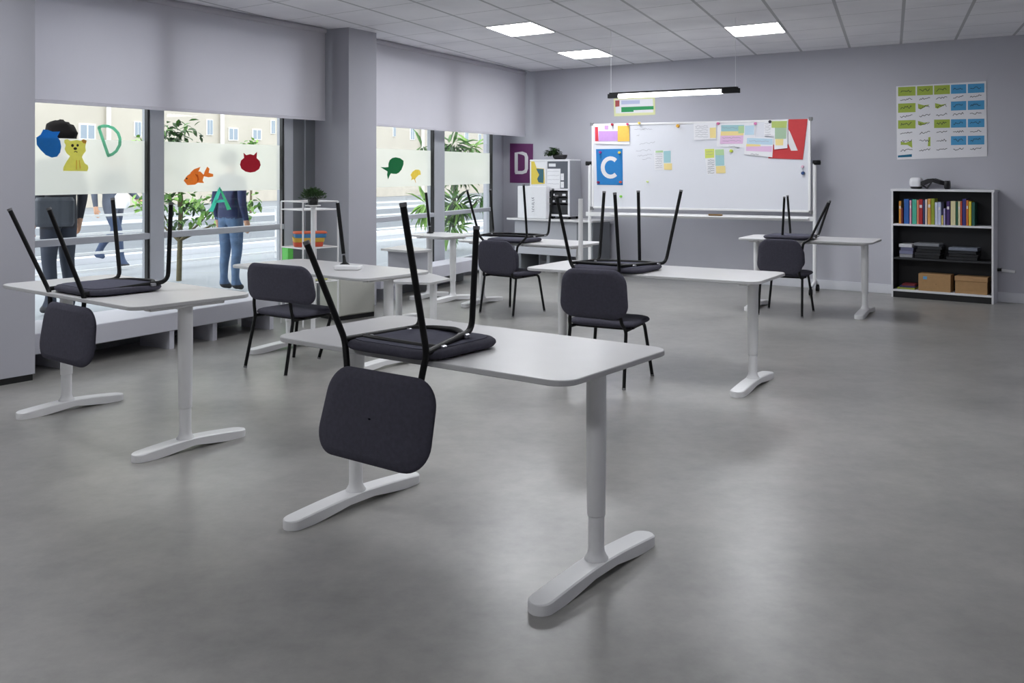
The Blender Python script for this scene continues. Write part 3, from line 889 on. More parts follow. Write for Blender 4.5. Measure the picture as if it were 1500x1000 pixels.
LILAC = mat('paper_lilac', (196, 152, 214), .8, noise=.03); GOLD = mat('paper_gold', (236, 190, 88), .8, noise=.03); REDC = mat('paper_red', (206, 62, 76), .8)
PPNK = mat('paper_pink', (226, 190, 222), .8); PBLU = mat('paper_pale_blue', (188, 214, 230), .8); PYEL = mat('paper_straw', (236, 216, 150), .8); PGRN = mat('paper_pale_green', (176, 208, 158), .8); PTEA = mat('paper_mist_teal', (160, 200, 206), .8); PLIM = mat('paper_lime', (210, 220, 110), .8)
sheet('torn_poster', 'torn card with red, lilac and gold blocks in the top corner of the whiteboard',
      [([(88, 218), (300, 215), (300, 340), (90, 335)], PAPER), ([(90, 233), (108, 233), (112, 320), (91, 320)], REDC), ([(112, 258), (228, 258), (228, 318), (113, 320)], LILAC), ([(228, 226), (299, 225), (300, 320), (229, 321)], GOLD), ([(148, 225), (172, 225), (170, 248), (148, 248)], LILAC)], off=.0125)
cs = [(228, 430), (210, 425), (183, 424), (158, 434), (140, 455), (135, 480), (142, 506), (160, 526), (185, 534), (210, 530), (230, 518)]
carc = [(185+48*cos(a)*1.0, 480+56*sin(a)) for a in [radians(-48-i*(264/18.)) for i in range(19)]]
sheet('letter_poster', 'blue letter C poster stuck on the whiteboard with magnets',
      [([(96, 368), (258, 366), (260, 588), (102, 586)], BLUEP), ([(p.x, p.y) for p in stroke(carc, 24)], CREAM)], cat='poster', group='letter posters')
sheet('letter_poster', 'red letter A poster partly covered by sheets on the whiteboard',
      [([(1271, 186), (1388, 184), (1358, 432), (1148, 424), (1150, 340), (1268, 340)], REDP), ([(1270, 248), (1280, 262), (1328, 377), (1286, 378), (1268, 330)], CREAM)], cat='poster', group='letter posters', off=.0125)
sheet('info_sheet', 'paper sheet with printed lines and a teal block left of centre on the board',
      [([(450, 378), (555, 375), (560, 498), (455, 495)], PAPER), ([(508, 380), (552, 377), (552, 450), (510, 452)], PTEA), ([(510, 455), (560, 455), (560, 495), (512, 493)], PYEL), ([(460, 378), (505, 376), (505, 388), (460, 390)], PGRN)],
      [(458, 400+14*i, 500, 398+14*i, INK_L) for i in range(7)])
sheet('info_sheet', 'paper sheet with lime corner and dense writing at the centre of the board',
      [([(755, 366), (880, 366), (888, 520), (775, 523)], PAPER), ([(760, 368), (818, 366), (818, 420), (762, 424)], PLIM), ([(822, 370), (876, 368), (878, 405), (824, 405)], PGRN), ([(824, 405), (878, 405), (880, 468), (826, 470)], PTEA), ([(828, 472), (885, 470), (887, 514), (830, 516)], PYEL)],
      [(778, 436+13*i, 818, 434+13*i, INK) for i in range(7)]+[(768, 385, 812, 382, INK_L), (768, 402, 812, 398, INK_L)])
sheet('info_sheet', 'white sheet of handwriting beside the pink and blue sheets on the board',
      [([(692, 212), (828, 208), (828, 308), (694, 312)], PAPER), ([(790, 238), (828, 236), (828, 300), (792, 300)], PYEL)],
      [(702, 228+13*i, 780, 226+13*i, INK_L) for i in range(6)], off=.0125)
sheet('info_sheet', 'large sheet with blue, yellow and pink bands near the top of the board',
      [([(838, 212), (1075, 205), (1060, 362), (832, 352)], PAPER), ([(860, 222), (1000, 220), (998, 258), (860, 260)], PTEA), ([(858, 260), (998, 258), (996, 284), (856, 286)], PYEL), ([(856, 286), (996, 284), (992, 335), (852, 336)], PPNK), ([(1005, 225), (1062, 222), (1060, 280), (1004, 282)], PBLU), ([(965, 228), (1000, 226), (1000, 270), (965, 272)], PGRN)],
      [(866, 240, 960, 238, INK_L), (866, 300, 980, 298, INK_L), (866, 318, 980, 316, INK_L), (905, 352, 970, 355, INK_L)], off=.0125)
sheet('info_sheet', 'tilted sheet of blue, yellow and pink bands overlapping the red poster',
      [([(1008, 290), (1180, 300), (1172, 418), (1000, 400)], PAPER), ([(1018, 300), (1174, 305), (1174, 342), (1016, 336)], PBLU), ([(1014, 336), (1100, 340), (1100, 356), (1012, 352)], PYEL), ([(1013, 352), (1172, 350), (1168, 385), (1012, 378)], PPNK)],
      [(1030, 318, 1150, 322, INK_L), (1040, 398, 1090, 402, INK)], off=.021)
sheet('info_sheet', 'sheet of green and grey-green blocks touching the edge of the red poster',
      [([(1122, 196), (1266, 192), (1264, 362), (1184, 370), (1182, 290), (1122, 286)], PAPER), ([(1168, 198), (1262, 196), (1260, 238), (1168, 238)], mat('paper_moss', (178, 196, 112), .8)), ([(1188, 238), (1260, 238), (1256, 305), (1188, 306)], mat('paper_sage_pale', (164, 190, 162), .8)), ([(1190, 306), (1240, 306), (1238, 345), (1192, 345)], PYEL)],
      [(1126, 214+13*i, 1162, 212+13*i, INK_L) for i in range(6)], off=.028)


def magnet(px, py, rgb, label, r=.017):
    o = MB(); P_ = WB.px(px, py, .0045)
    R = WB.n
    a = WB.d; u = Vector((0, 0, 1)); rings = []
    for rr, t in ((r, 0), (r, .014), (r*.85, .018)):
        rings.append([P_+a*(rr*cos(2*pi*k/16))+u*(rr*sin(2*pi*k/16))+WB.n*(t+.022) for k in range(16)])
    rings.insert(0, [p-WB.n*.022 for p in rings[0]])
    o.loft(rings, mat('magnet_%d_%d_%d' % rgb, rgb, .4), True)
    tag(recalc(o.build('magnet')), label, 'magnet', 'round magnets on the whiteboard')


magnet(993.5, 184.5, (226, 172, 60), 'amber magnet alone near the top centre of the whiteboard', .022)
magnet(937.0, 180.3, (230, 200, 90), 'yellow magnet at the top edge of the whiteboard beside the torn card')
magnet(1176.5, 253.5, (32, 66, 120), 'dark blue magnet below the red poster on the whiteboard', .022)
magnet(1176.0, 244.0, (226, 186, 206), 'pale pink magnet just above the dark blue magnet')
magnet(910.0, 287.5, (140, 214, 80), 'bright green magnet low on the whiteboard', .016)
magnet(949.0, 266.0, (206, 222, 130), 'tiny lime magnet in the empty middle part of the board', .012)
magnet(1071.5, 221.0, (190, 206, 60), 'olive yellow magnet below the banded sheets', .02)
magnet(897.5, 182.5, (176, 40, 60), 'crimson magnet on top of the torn card', .018)
magnet(920.0, 182.0, (216, 70, 110), 'pink magnet at the corner of the torn card', .016)
magnet(1128.6, 178.3, (30, 26, 44), 'black magnet on the green sheet', .02)
magnet(1052.5, 181.0, (216, 110, 160), 'rose magnet on the large banded sheet beside the handwriting', .018)
magnet(1107.0, 181.0, (216, 120, 176), 'rose magnet on the large banded sheet toward the green sheet', .018)
magnet(880.0, 223.0, (150, 50, 130), 'purple magnet in the upper corner of the blue poster', .018)
magnet(908.0, 223.5, (220, 190, 70), 'yellow magnet in the upper corner of the blue poster', .018)
magnet(877.0, 267.0, (150, 40, 90), 'dark pink magnet at the bottom of the blue poster', .018)
magnet(909.5, 266.5, (220, 90, 60), 'orange red magnet at the bottom of the blue poster', .016)
e = MB(); a_ = WB.px(1038, 317, .03); b_ = WB.px(1058, 317, .03); zz = zr+.014
e.bbox(((a_+b_)/2).xy.to_3d()+Vector((0, 0, zz+.014)), ((b_-a_).length, .04, .024), mat('brown_wood', (122, 92, 52), .6), WB.ang, .006)
eo = e.build('board_eraser'); tag(eo, 'brown wooden eraser lying on the whiteboard tray', 'eraser')

# ------------------------------------------------------------------ desk with machine cabinet by the wall
DK = BACK.shifted(.66)
CABM = mat('cabinet_white', (222, 222, 226), .45, noise=.01); DGREY = mat('cabinet_dark_grey', (78, 82, 92), .45); SIDEG = mat('cabinet_side_grey', (152, 154, 160), .5); BINM = mat('bin_black', (30, 31, 36), .5)
GREYP = mat('panel_grey', (168, 169, 176), .6, noise=.01)


def pbox(mb, pl, sa, sb, za, zb_, depth, m, b=.004, off=0.0):
    """box whose front face lies on the plane, running back by depth"""
    c = pl.w((sa+sb)/2, (za+zb_)/2, off-depth/2); mb.bbox(c, (sb-sa, depth, zb_-za), m, pl.ang, b); return mb


sa, sb = DK.sz(742, 320)[0], DK.sz(868, 320)[0]; zd = DK.sz(800, 321)[1]
dk = thing('wall_desk', 'white desk with grey front panel below the machine cabinet', 'desk')
m_ = MB(); pbox(m_, DK, sa, sb, zd-.03, zd, .62, WHITE_TOP); m_.build('desk_top', dk)
m_ = MB(); pbox(m_, DK, sa+.1, sb-.32, .28, zd-.03, .02, GREYP, .002, -.08); m_.build('front_panel', dk)
m_ = MB(); pbox(m_, DK, sb-.32, sb-.03, .0, zd-.03, .5, ALU_D, .004, -.06); m_.build('pedestal', dk)
for s_ in (sa+.15, (sa+sb)/2-.1):
    m_ = MB(); pbox(m_, DK, s_, s_+.06, 0, zd-.03, .5, ALU_D, .004, -.10); m_.build('leg', dk)
CB_ = BACK.shifted(.52)
ca, cb_ = CB_.sz(776, 270)[0], CB_.sz(834, 270)[0]; ct_ = CB_.sz(805, 233.5)[1]; c0 = zd+.0415
cm = CB_.sz(800.5, 270)[0]; zmid = CB_.sz(815, 277.5)[1]
cab = thing('machine_cabinet', 'tall white cabinet with dark grey door and taped papers on the wall desk', 'cabinet')
m_ = MB(); t_ = .03
pbox(m_, CB_, ca, cb_, ct_-t_, ct_, .33, CABM); pbox(m_, CB_, ca, cb_, c0, c0+t_, .33, CABM); pbox(m_, CB_, ca, cb_, zmid-.015, zmid+.015, .33, CABM)
pbox(m_, CB_, cb_-t_, cb_, c0+t_, ct_-t_, .33, CABM); pbox(m_, CB_, ca, ca+t_, c0+t_, ct_-t_, .33, CABM); pbox(m_, CB_, cm-t_/2, cm+t_/2, c0+t_, ct_-t_, .33, CABM)
pbox(m_, CB_, ca, cb_, c0, ct_, .02, SIDEG, .002, -.32); pbox(m_, CB_, cb_, cb_+.006, c0+.01, ct_-.02, .31, SIDEG, .001, -.012)
m_.build('body', cab)
m_ = MB(); pbox(m_, CB_, ca+t_, cm-t_/2, zmid+.015, ct_-t_, .02, CABM, .002, -.005)
flat(m_, CB_, [(776.8, 234.5), (782, 234.5), (786, 246), (797, 247), (798, 269), (776.8, 270)], mat('sticker_yellow', (214, 190, 72), .6), -.004, .003)
flat(m_, CB_, [(785.5, 247), (796.5, 247.5), (796.5, 262), (796, 268), (789, 267), (787, 262), (790, 256)], mat('sticker_teal', (44, 92, 106), .6), -.004, .0035); m_.build('side_door', cab)
m_ = MB(); pbox(m_, CB_, cm+t_/2, cb_-t_, zmid+.015, ct_-t_, .02, DGREY, .002, -.005); dr = m_.build('door', cab)
m_ = MB(); flat(m_, CB_, [(804, 239.5), (814, 239.5), (814, 244), (804, 244)], CABM, -.004, .003); m_.build('door_label', dr)
for i, q in enumerate(([(800.5, 247), (821, 247), (820.5, 276), (800.5, 276)], [(821.5, 254), (826, 254), (826, 264), (821.5, 264)], [(821.5, 266), (826, 266), (826, 275), (821.5, 275)])):
    m_ = MB(); flat(m_, CB_, q, PAPER, -.002+.0004*i, .002)
    for k in range(4 if i == 0 else 1):
        x0, x1 = q[0][0]+1.5, q[1][0]-2; yy = q[0][1]+4+6*k
        scribble(m_, CB_, x0, yy, x1, yy, INK_L, .0004, .35, .8, 500+k+10*i)
    m_.build('taped_paper', dr)
for i, (ya, yb) in enumerate(((281, 288.5), (290, 298), (300, 313))):
    m_ = MB(); za, zb2 = CB_.sz(815, yb)[1], CB_.sz(815, ya)[1]; pbox(m_, CB_, cm+t_, cb_-t_-.01, za, zb2, .28, BINM, .006, -.02)
    if i < 2:
        pbox(m_, CB_, cm+t_+.05, cm+t_+.11, za+.02, za+.05, .006, CABM, .001, -.016); pbox(m_, CB_, cb_-t_-.11, cb_-t_-.05, za+.02, za+.05, .006, CABM, .001, -.016)
    m_.build('drawer', cab)
for px in (779, 797, 806, 831):
    m_ = MB(); s_ = CB_.sz(px, 300)[0]; m_.lathe(CB_.w(s_, zd+.001, -.06), [(.02, 0), (.02, .04)], BLACK_MET, 10); m_.lathe(CB_.w(s_, zd+.001, -.28), [(.02, 0), (.02, .04)], BLACK_MET, 10); m_.build('foot', cab)
BX = BACK.shifted(.655)
ba, bb_ = BX.sz(758, 300)[0], BX.sz(800, 300)[0]; bt_ = BX.sz(780, 272.5)[1]
bo = MB(); pbox(bo, BX, ba, bb_, zd+.002, bt_, .10, CABM, .008)
box_o = bo.build('white_box'); tag(box_o, 'plain white carton with upright grey lettering before the machine cabinet', 'box')
m_ = MB()
for k in range(7):
    y = 290+3.2*k
    scribble(m_, BX, 779, y, 782.5, y+.3, mat('box_print', (120, 122, 130), .7), .0012, .7, 2.2, 700+k)
m_.build('box_print', box_o)

# plant on the cabinet
LEAFD = mat('leaf_dark', (46, 74, 34), .5, noise=.3, nscale=25); LEAFM = mat('leaf_mid', (84, 128, 56), .5, noise=.3, nscale=12); LEAFL = mat('leaf_light', (134, 176, 84), .5, noise=.25, nscale=12); POTB = mat('pot_black', (28, 28, 30), .5); STEMM = mat('stem_brown', (92, 84, 58), .7, noise=.2)


def leaf(mb, p, d, up, L, Wd, m):
    d = d.normalized(); s = d.cross(up)
    s = s.normalized() if s.length > 1e-4 else d.orthogonal().normalized()
    n = s.cross(d)
    a = p+d*L*.35+s*Wd*.5+n*L*.06; b = p+d*L*.35-s*Wd*.5+n*L*.06; c = p+d*L*.72+s*Wd*.36+n*L*.04; e = p+d*L*.72-s*Wd*.36+n*L*.04
    t = p+d*L-n*L*.1; m0 = p+d*L*.35; m1 = p+d*L*.72-n*L*.01
    mb.add([p, a, b, c, e, t, m0, m1], [(0, 6, 1), (0, 2, 6), (6, 7, 3, 1), (6, 2, 4, 7), (7, 5, 3), (7, 4, 5)], m, True)


pp = CB_.w(CB_.sz(806, 233)[0], ct_, -.2)
pl_ = thing('potted_plant', 'round leafy potted plant standing on top of the machine cabinet', 'plant', pp)
m_ = MB(); m_.lathe((0.04, -.02, 0), [(.0, 0), (.08, 0), (.11, .035), (.115, .075), (.10, .075), (.09, .05), (0, .05)], POTB, 18); m_.build('pot', pl_)
m_ = MB(); rnd = random.Random(3)
for k in range(170):
    a = rnd.uniform(0, 2*pi); e_ = rnd.uniform(-.2, 1.3); r_ = rnd.uniform(.03, .12)
    cpt = Vector((-.07+r_*cos(a)*cos(e_), r_*sin(a)*cos(e_), .075+r_*.9*sin(e_)))
    leaf(m_, cpt, Vector((cos(a), sin(a), rnd.uniform(-.6, .5))), Vector((0, 0, 1)), rnd.uniform(.05, .08), .055, LEAFD)
m_.build('leaves', pl_)
# white post
ps = on_floor(850.5, 475)
po = thing('slim_post', 'tall slim white post standing behind the desk before the machine cabinet', 'post', ps)
zt_ = CH-(291-HY)*ps.y/FPX
m_ = MB(); m_.tube([(0, 0, .012), (0, 0, zt_)], .024, WHITE_MET, 14); m_.build('pole', po)
m_ = MB(); m_.lathe((0, 0, 0), [(.0, 0), (.07, 0), (.07, .01), (.03, .016)], WHITE_MET, 20); m_.build('base_plate', po)

# ------------------------------------------------------------------ wire rack, tubs, plant stand, low cabinet at the thick pillar
RK0 = Vector((-2.105, 9.56, 0)); ra = radians(45); re1 = Vector((cos(ra), sin(ra), 0)); re2 = Vector((-sin(ra), cos(ra), 0)); RW, RD = .42, .41
zk = lambda py, d=9.66: CH-(py-HY)*d/FPX
rk = thing('wire_rack', 'white wire shelving rack standing beside the thick pillar', 'shelf', RK0)
zt1 = zk(295.5); zt2 = zk(307.5); zs1 = zk(363.5); zs2 = zk(414)
for (u, v) in ((0, 0), (RW, 0), (0, RD), (RW, RD)):
    m_ = MB(); b_ = re1*u+re2*v; m_.tube([b_, b_+Vector((0, 0, zt1))], .009, WHITE_MET, 8); m_.build('upright', rk)
for zz_ in (zt1, zt2, zs1, zs2, .10):
    m_ = MB(); P4 = [re1*u+re2*v+Vector((0, 0, zz_)) for u, v in ((0, 0), (RW, 0), (RW, RD), (0, RD))]
    for k in range(4): m_.tube([P4[k], P4[(k+1) % 4]], .0065, WHITE_MET, 6)
    if zz_ not in (zt1,):
        for k in range(1, 12): m_.tube([P4[0].lerp(P4[1], k/12), P4[3].lerp(P4[2], k/12)], .0025, WHITE_MET, 5)
    m_.build('wire_shelf' if zz_ != zt1 else 'top_rail', rk)


def tub(c, rz, w_, d_, h_, rgb, label, lid=None, name='plastic_tub'):
    mm = mat('tub_%d_%d_%d' % rgb, rgb, .5, noise=.03)
    o = thing(name, label, 'tub', c, rz, 'stacked plastic tubs')
    m = MB(); rings = []
    for z_, s_ in ((0, .95), (h_*.15, .97), (h_*.82, 1.0), (h_, 1.0)):
        rings.append([Vector((p[0]*s_, p[1]*s_, z_)) for p in rrect(w_, d_, .04, 4)])
    m.loft(rings, mm, True, smooth=False); m.build('tub_body', o)
    if lid:
        l = MB(); l.loft([[Vector((p[0]*s_, p[1]*s_, z_)) for p in rrect(w_, d_, .04, 4)] for z_, s_ in ((h_+.0005, 1.03), (h_+.012, 1.03), (h_+.016, .98))], mat('lid_%d_%d_%d' % lid, lid, .5), True, smooth=False); l.build('lid', o)


tc_ = RK0+re1*.21+re2*.20; hz = zs1+.008
tub(tc_+Vector((-.02, .0, hz)), ra-.5, .30, .24, .046, (206, 84, 58), 'orange red plastic tub at the bottom of the tub stack')
tub(tc_+Vector((-.015, 0, hz+.047)), ra-.5, .32, .24, .044, (212, 172, 66), 'yellow plastic tub second from the bottom of the stack')
tub(tc_+Vector((-.0, 0, hz+.092)), ra-.5, .33, .24, .042, (66, 128, 176), 'blue plastic tub with orange lid on top of the stack', lid=(206, 96, 62))
pk = MB()
for i, c_ in enumerate(((224, 222, 150), (236, 236, 236), (226, 226, 230))):
    pm = mat('stacked_paper_%d' % i, c_, .8)
    o = MB(); o.bbox((0, 0, 0), (.30-.03*i, .24, .018), pm, 0, .003)
    ob = o.build('paper_folder'); ob.location = RK0+re1*.2+re2*.2+Vector((0, 0, zs2+.018+.019*i)); ob.rotation_euler = (0, 0, ra-.1*i)
    tag(ob, ('pale yellow folder at the bottom of the pile low on the wire rack', 'white folder in the middle of the pile low on the wire rack', 'white folder on top of the pile low on the wire rack')[i], 'folder', 'folders on the wire rack')
# green box on the bench
gp = at(421, 380, 10.25)
g = MB(); g.bbox((0, 0, .27), (.07, .12, .54), mat('green_plastic', (96, 200, 84), .5, noise=.05), 0, .006)
go = g.build('green_box'); go.location = (gp.x, gp.y, .221); go.rotation_euler = (0, 0, radians(50)); tag(go, 'bright green upright box behind the wire rack', 'box')
# plant stand
sp = at(458.5, 300, 9.28)
st = thing('plant_stand', 'slim white pedestal stand holding a bushy plant', 'stand', (sp.x, sp.y, 0))
m_ = MB(); m_.lathe((0, 0, 0), [(.022, .015), (.022, sp.z-.03), (.03, sp.z-.018), (.05, sp.z-.012)], WHITE_MET, 16); m_.build('pole', st)
m_ = MB(); m_.lathe((0, 0, 0), [(.0, sp.z-.014), (.074, sp.z-.014), (.076, sp.z-.006), (.074, sp.z), (0, sp.z)], WHITE_TOP, 24); m_.build('top_plate', st)
m_ = MB(); m_.lathe((0, 0, 0), [(.0, 0), (.13, 0), (.13, .012), (.03, .02)], WHITE_MET, 24); m_.build('base_plate', st)
bp_ = thing('potted_plant', 'bushy dark green plant in black pot on the white pedestal', 'plant', (sp.x, sp.y, sp.z+.001))
m_ = MB(); m_.lathe((0, 0, 0), [(0, 0), (.045, 0), (.056, .07), (.05, .07), (.048, .055), (0, .055)], POTB, 18); m_.build('pot', bp_)
m_ = MB(); rnd = random.Random(5)
for k in range(520):
    a = rnd.uniform(0, 2*pi); e_ = rnd.uniform(.05, 1.5); r_ = rnd.uniform(.04, .115)
    cpt = Vector((r_*1.05*cos(a)*cos(e_), r_*cos(a+pi/2)*cos(e_)*-1.05, .055+r_*.85*sin(e_)))
    leaf(m_, cpt, Vector((cos(a)*cos(e_), sin(a)*cos(e_), sin(e_)+.2)), Vector((rnd.uniform(-1, 1), rnd.uniform(-1, 1), 1)), rnd.uniform(.02, .038), .014, LEAFD)
m_.build('leaves', bp_)
# low cabinet
k0_, k1_ = on_floor(497, 470), on_floor(549, 462.5); kd = (k1_-k0_).normalized(); kn_ = Vector((-kd.y, kd.x, 0)); kw = (k1_-k0_).length
kc = thing('low_cabinet', 'low beige cabinet on black plinth at the foot of the thick pillar', 'cabinet', (k0_+k1_)/2+kn_*.17, atan2(kd.y, kd.x))
m_ = MB(); m_.bbox((0, 0, .295), (kw, .34, .50), mat('cabinet_beige', (198, 198, 190), .55, noise=.01), 0, .004); m_.build('body', kc)
m_ = MB(); m_.bbox((0, -.172, .295), (kw-.02, .012, .48), mat('cabinet_beige', (198, 198, 190)), 0, .003); m_.build('door', kc)
m_ = MB(); m_.box((0, .0, .022), (kw-.01, .33, .044), PLINTH); m_.build('plinth', kc)

# flat box and poles on desks
fb = at(510, 393.5, 7.98); fz = .7505
o = MB(); o.loft([[Vector((p[0]*s_, p[1]*s_, z_)) for p in rrect(.225, .13, .02, 4)] for z_, s_ in ((0, .88), (.008, .97), (.03, 1.0), (.034, .97))], WHITE_MET, True, smooth=False)
fo = o.build('flat_box'); fo.location = (fb.x, fb.y, fz); fo.rotation_euler = (0, 0, -.15); tag(fo, 'small flat white box lying on the desk before the thick pillar', 'box')


def pole(pxb, pyb, Y, pxt, pyt, zb_, label):
    b = at(pxb, pyb, Y); b.z = zb_+.001
    t = at(pxt, pyt, Y)
    o = thing('black_pole', label, 'pole', b, 0, 'slim black poles on desks')
    d = t-b; d2 = Vector((d.x, 0, d.z))
    m = MB(); k = d2*.17
    m.tube([k, d2], .017, BLACK_MET, 12); m.build('tube', o)
    m = MB(); m.tube([k*.93, k*1.06], .0185, CHROME, 12); m.build('ring', o)
    m = MB(); m.tube([Vector((0, 0, .015)), k*.3, k*.95], [.026, .017, .012], BLACK_MET, 12); m.build('neck', o)
    m = MB(); m.lathe((0, 0, 0), [(0, 0), (.045, 0), (.045, .006), (.022, .02), (0, .02)], BLACK_MET, 18, 1, .8); m.build('base', o)


pole(505, 388, 8.36, 494.5, 297, .75, 'slim black pole standing on the desk before the thick pillar')
pole(630, 342, 11.85, 624, 282, .80, 'slim black pole standing on the small desk at the far window')

# two-tier side table
tt = thing('side_table', 'two-tier white side table with grey middle panel near the far window', 'table')
m_ = MB(); m_.prism([Vector((x, y, .728)) for x, y in ((-.84, 9.97), (-1.01, 9.82), (-1.40, 10.12), (-1.21, 10.62))], (0, 0, 1), .022, WHITE_TOP, EDGE); m_.build('upper_top', tt)
m_ = MB(); m_.prism([Vector((x, y, .478)) for x, y in ((-.615, 9.5), (-.79, 9.15), (-1.207, 9.27), (-1.36, 9.98), (-1.25, 10.45), (-.9, 10.1))], (0, 0, 1), .022, WHITE_TOP, EDGE); m_.build('lower_top', tt)
m_ = MB(); m_.prism([Vector((x, y, .501)) for x, y in ((-1.32, 10.10), (-.885, 9.96), (-.93, 10.06), (-1.22, 10.40))], (0, 0, 1), .226, GREYP); m_.build('middle_panel', tt)
for x, y in ((-.777, 9.37), (-1.18, 9.9)):
    m_ = MB(); m_.lathe((x, y, 0), [(.034, .07), (.036, .478)], WHITE_MET, 18); lg = m_.build('leg', tt)
    m_ = MB(); m_.bbox((x, y, .035), (.08, .5, .07), WHITE_MET, -.7, .01); m_.build('foot', lg)

# ------------------------------------------------------------------ bookcase
BK = BACK.shifted(.30)
xa, xb = BK.sz(1305.5, 350)[0], BK.sz(1455.5, 350)[0]
hB = BK.sz(1306, 276.5)[1]; w_ = xb-xa
FR = mat('bookcase_white', (226, 226, 230), .5); INN = mat('bookcase_black', (36, 37, 41), .6)
bc = thing('bookcase', 'low bookcase with white frame and black inside below the wall chart', 'bookcase')
z1s, z2s, zb0 = BK.sz(1380, 331.0)[1], BK.sz(1380, 381.5)[1], BK.sz(1380, 429.5)[1]
m_ = MB(); pbox(m_, BK, xa-.01, xb+.01, hB-.028, hB, .285, FR, .003); m_.build('top_panel', bc)
for s_, nm in ((xa, 'side_panel'), (xb-.022, 'side_panel')):
    m_ = MB(); pbox(m_, BK, s_, s_+.022, .0, hB-.028, .28, FR, .002); m_.build(nm, bc)
for zz_, mm in ((z1s, FR), (z2s, INN), (zb0, FR)):
    m_ = MB(); pbox(m_, BK, xa+.022, xb-.022, zz_-.012, zz_+.012, .27, mm, .002); m_.build('shelf', bc)
m_ = MB(); pbox(m_, BK, xa+.022, xb-.022, .06, hB-.028, .01, INN, .001, -.265); m_.build('back_panel', bc)
for s_ in (xa+.0225, xb-.0265):
    m_ = MB(); pbox(m_, BK, s_, s_+.004, zb0+.013, hB-.03, .262, INN, .001, -.002); m_.build('side_lining', bc)
m_ = MB(); pbox(m_, BK, xa+.022, xb-.022, 0, zb0-.012, .015, PLINTH, .001, -.006); m_.build('plinth', bc)
zkx = lambda v: 1270+v/4.543
zky = lambda v: 240+v/4.543
books = [(208, 222, 252, (222, 152, 60), 'thin orange'), (224, 234, 300, (120, 34, 36), 'short dark maroon'), (242, 274, 238, (36, 92, 168), 'thick royal blue'), (279, 291, 246, (216, 160, 186), 'thin pink'), (297, 325, 240, (74, 178, 152), 'thick mint green'), (328, 340, 244, (226, 140, 110), 'salmon'), (342, 365, 240, (176, 36, 44), 'thick red'), (368, 380, 244, (44, 58, 104), 'navy'), (383, 396, 240, (226, 210, 206), 'white with rosy tint'), (400, 420, 236, (222, 164, 82), 'tan'), (423, 444, 234, (146, 158, 44), 'olive green'), (448, 466, 258, (206, 212, 232), 'pale blue'), (468, 488, 258, (190, 198, 226), 'lavender blue'), (492, 502, 345, (226, 206, 120), 'short cream yellow'), (505, 517, 300, (170, 160, 206), 'short lilac'), (526, 546, 252, (72, 48, 112), 'purple'), (553, 585, 250, (222, 212, 168), 'thick cream'), (588, 601, 256, (40, 92, 66), 'forest green'), (603, 616, 252, (226, 222, 180), 'ivory'), (618, 628, 252, (206, 84, 52), 'vermilion'), (631, 655, 236, (58, 50, 122), 'indigo'), (657, 670, 244, (216, 120, 50), 'bright orange'), (673, 690, 252, (230, 206, 56), 'lemon yellow'), (694, 713, 258, (34, 92, 80), 'dark teal')]
for i, (a, b, tp, rgb, nm) in enumerate(books):
    base_y = 402+(a-208)*.026
    s0_, s1_ = BK.sz(zkx(a), 320)[0], BK.sz(zkx(b), 320)[0]
    hb_ = BK.sz(zkx(a), zky(tp))[1]-BK.sz(zkx(a), zky(base_y))[1]
    hb_ = max(.06, hb_)
    cv = mat('book_%d_%d_%d' % rgb, rgb, .55, noise=.04, nscale=30)
    dpt = .16+.02*((i*7) % 3)/2
    ctr = BK.w((s0_+s1_)/2, z1s+.0125, -.035)
    o = thing('book', 'thing', 'book', ctr, BK.ang, 'books on the top shelf of the bookcase')
    side = 'in the upper row of books'
    o['label'] = '%s book standing in the row on the bookcase top shelf' % nm
    tw = s1_-s0_; out = 1
    m_ = MB(); m_.box((0, dpt/2, hb_/2), (tw-.004, dpt-.006, hb_-.006), PAPER); m_.build('pages', o)
    m_ = MB(); m_.box((-tw/2+.001, dpt/2, hb_/2), (.002, dpt, hb_), cv); m_.box((tw/2-.001, dpt/2, hb_/2), (.002, dpt, hb_), cv)
    m_.bbox((0, -.001, hb_/2), (tw, .004, hb_), cv, 0, .0015)
    if i % 3 == 0 and tw > .02:
        m_.box((0, -.0035, hb_*.72), (tw*.7, .001, hb_*.12), CREAM)
    m_.build('cover', o)
# middle shelf piles
def pile(pxa, pxb, y_top, y_bot, n, cols, grp, names, jx=.01):
    s0_, s1_ = BK.sz(pxa, 370)[0], BK.sz(pxb, 370)[0]
    H_ = BK.sz((pxa+pxb)/2, y_top)[1]-(z2s+.0125); hh_ = H_/n; rnd = random.Random(int(pxa))
    for k in range(n):
        rgb = cols[k % len(cols)]
        o = MB(); wk = (s1_-s0_)*rnd.uniform(.88, 1.0)
        o.bbox((0, 0, hh_/2), (wk, .21, hh_*.96), mat('pile_%d_%d_%d' % rgb, rgb, .35, noise=.05), 0, min(.003, hh_*.2))
        ob = o.build('magazine'); ob.location = BK.w((s0_+s1_)/2+rnd.uniform(-jx, jx), z2s+.0125+k*hh_, -.135); ob.rotation_euler = (0, 0, BK.ang+rnd.uniform(-.05, .05))
        tag(ob, '%s %s' % (('lowest', 'second from bottom', 'third from bottom', 'fourth from bottom', 'fifth from bottom', 'sixth from bottom')[k] if k < n-1 else 'topmost', names), 'magazine', grp)


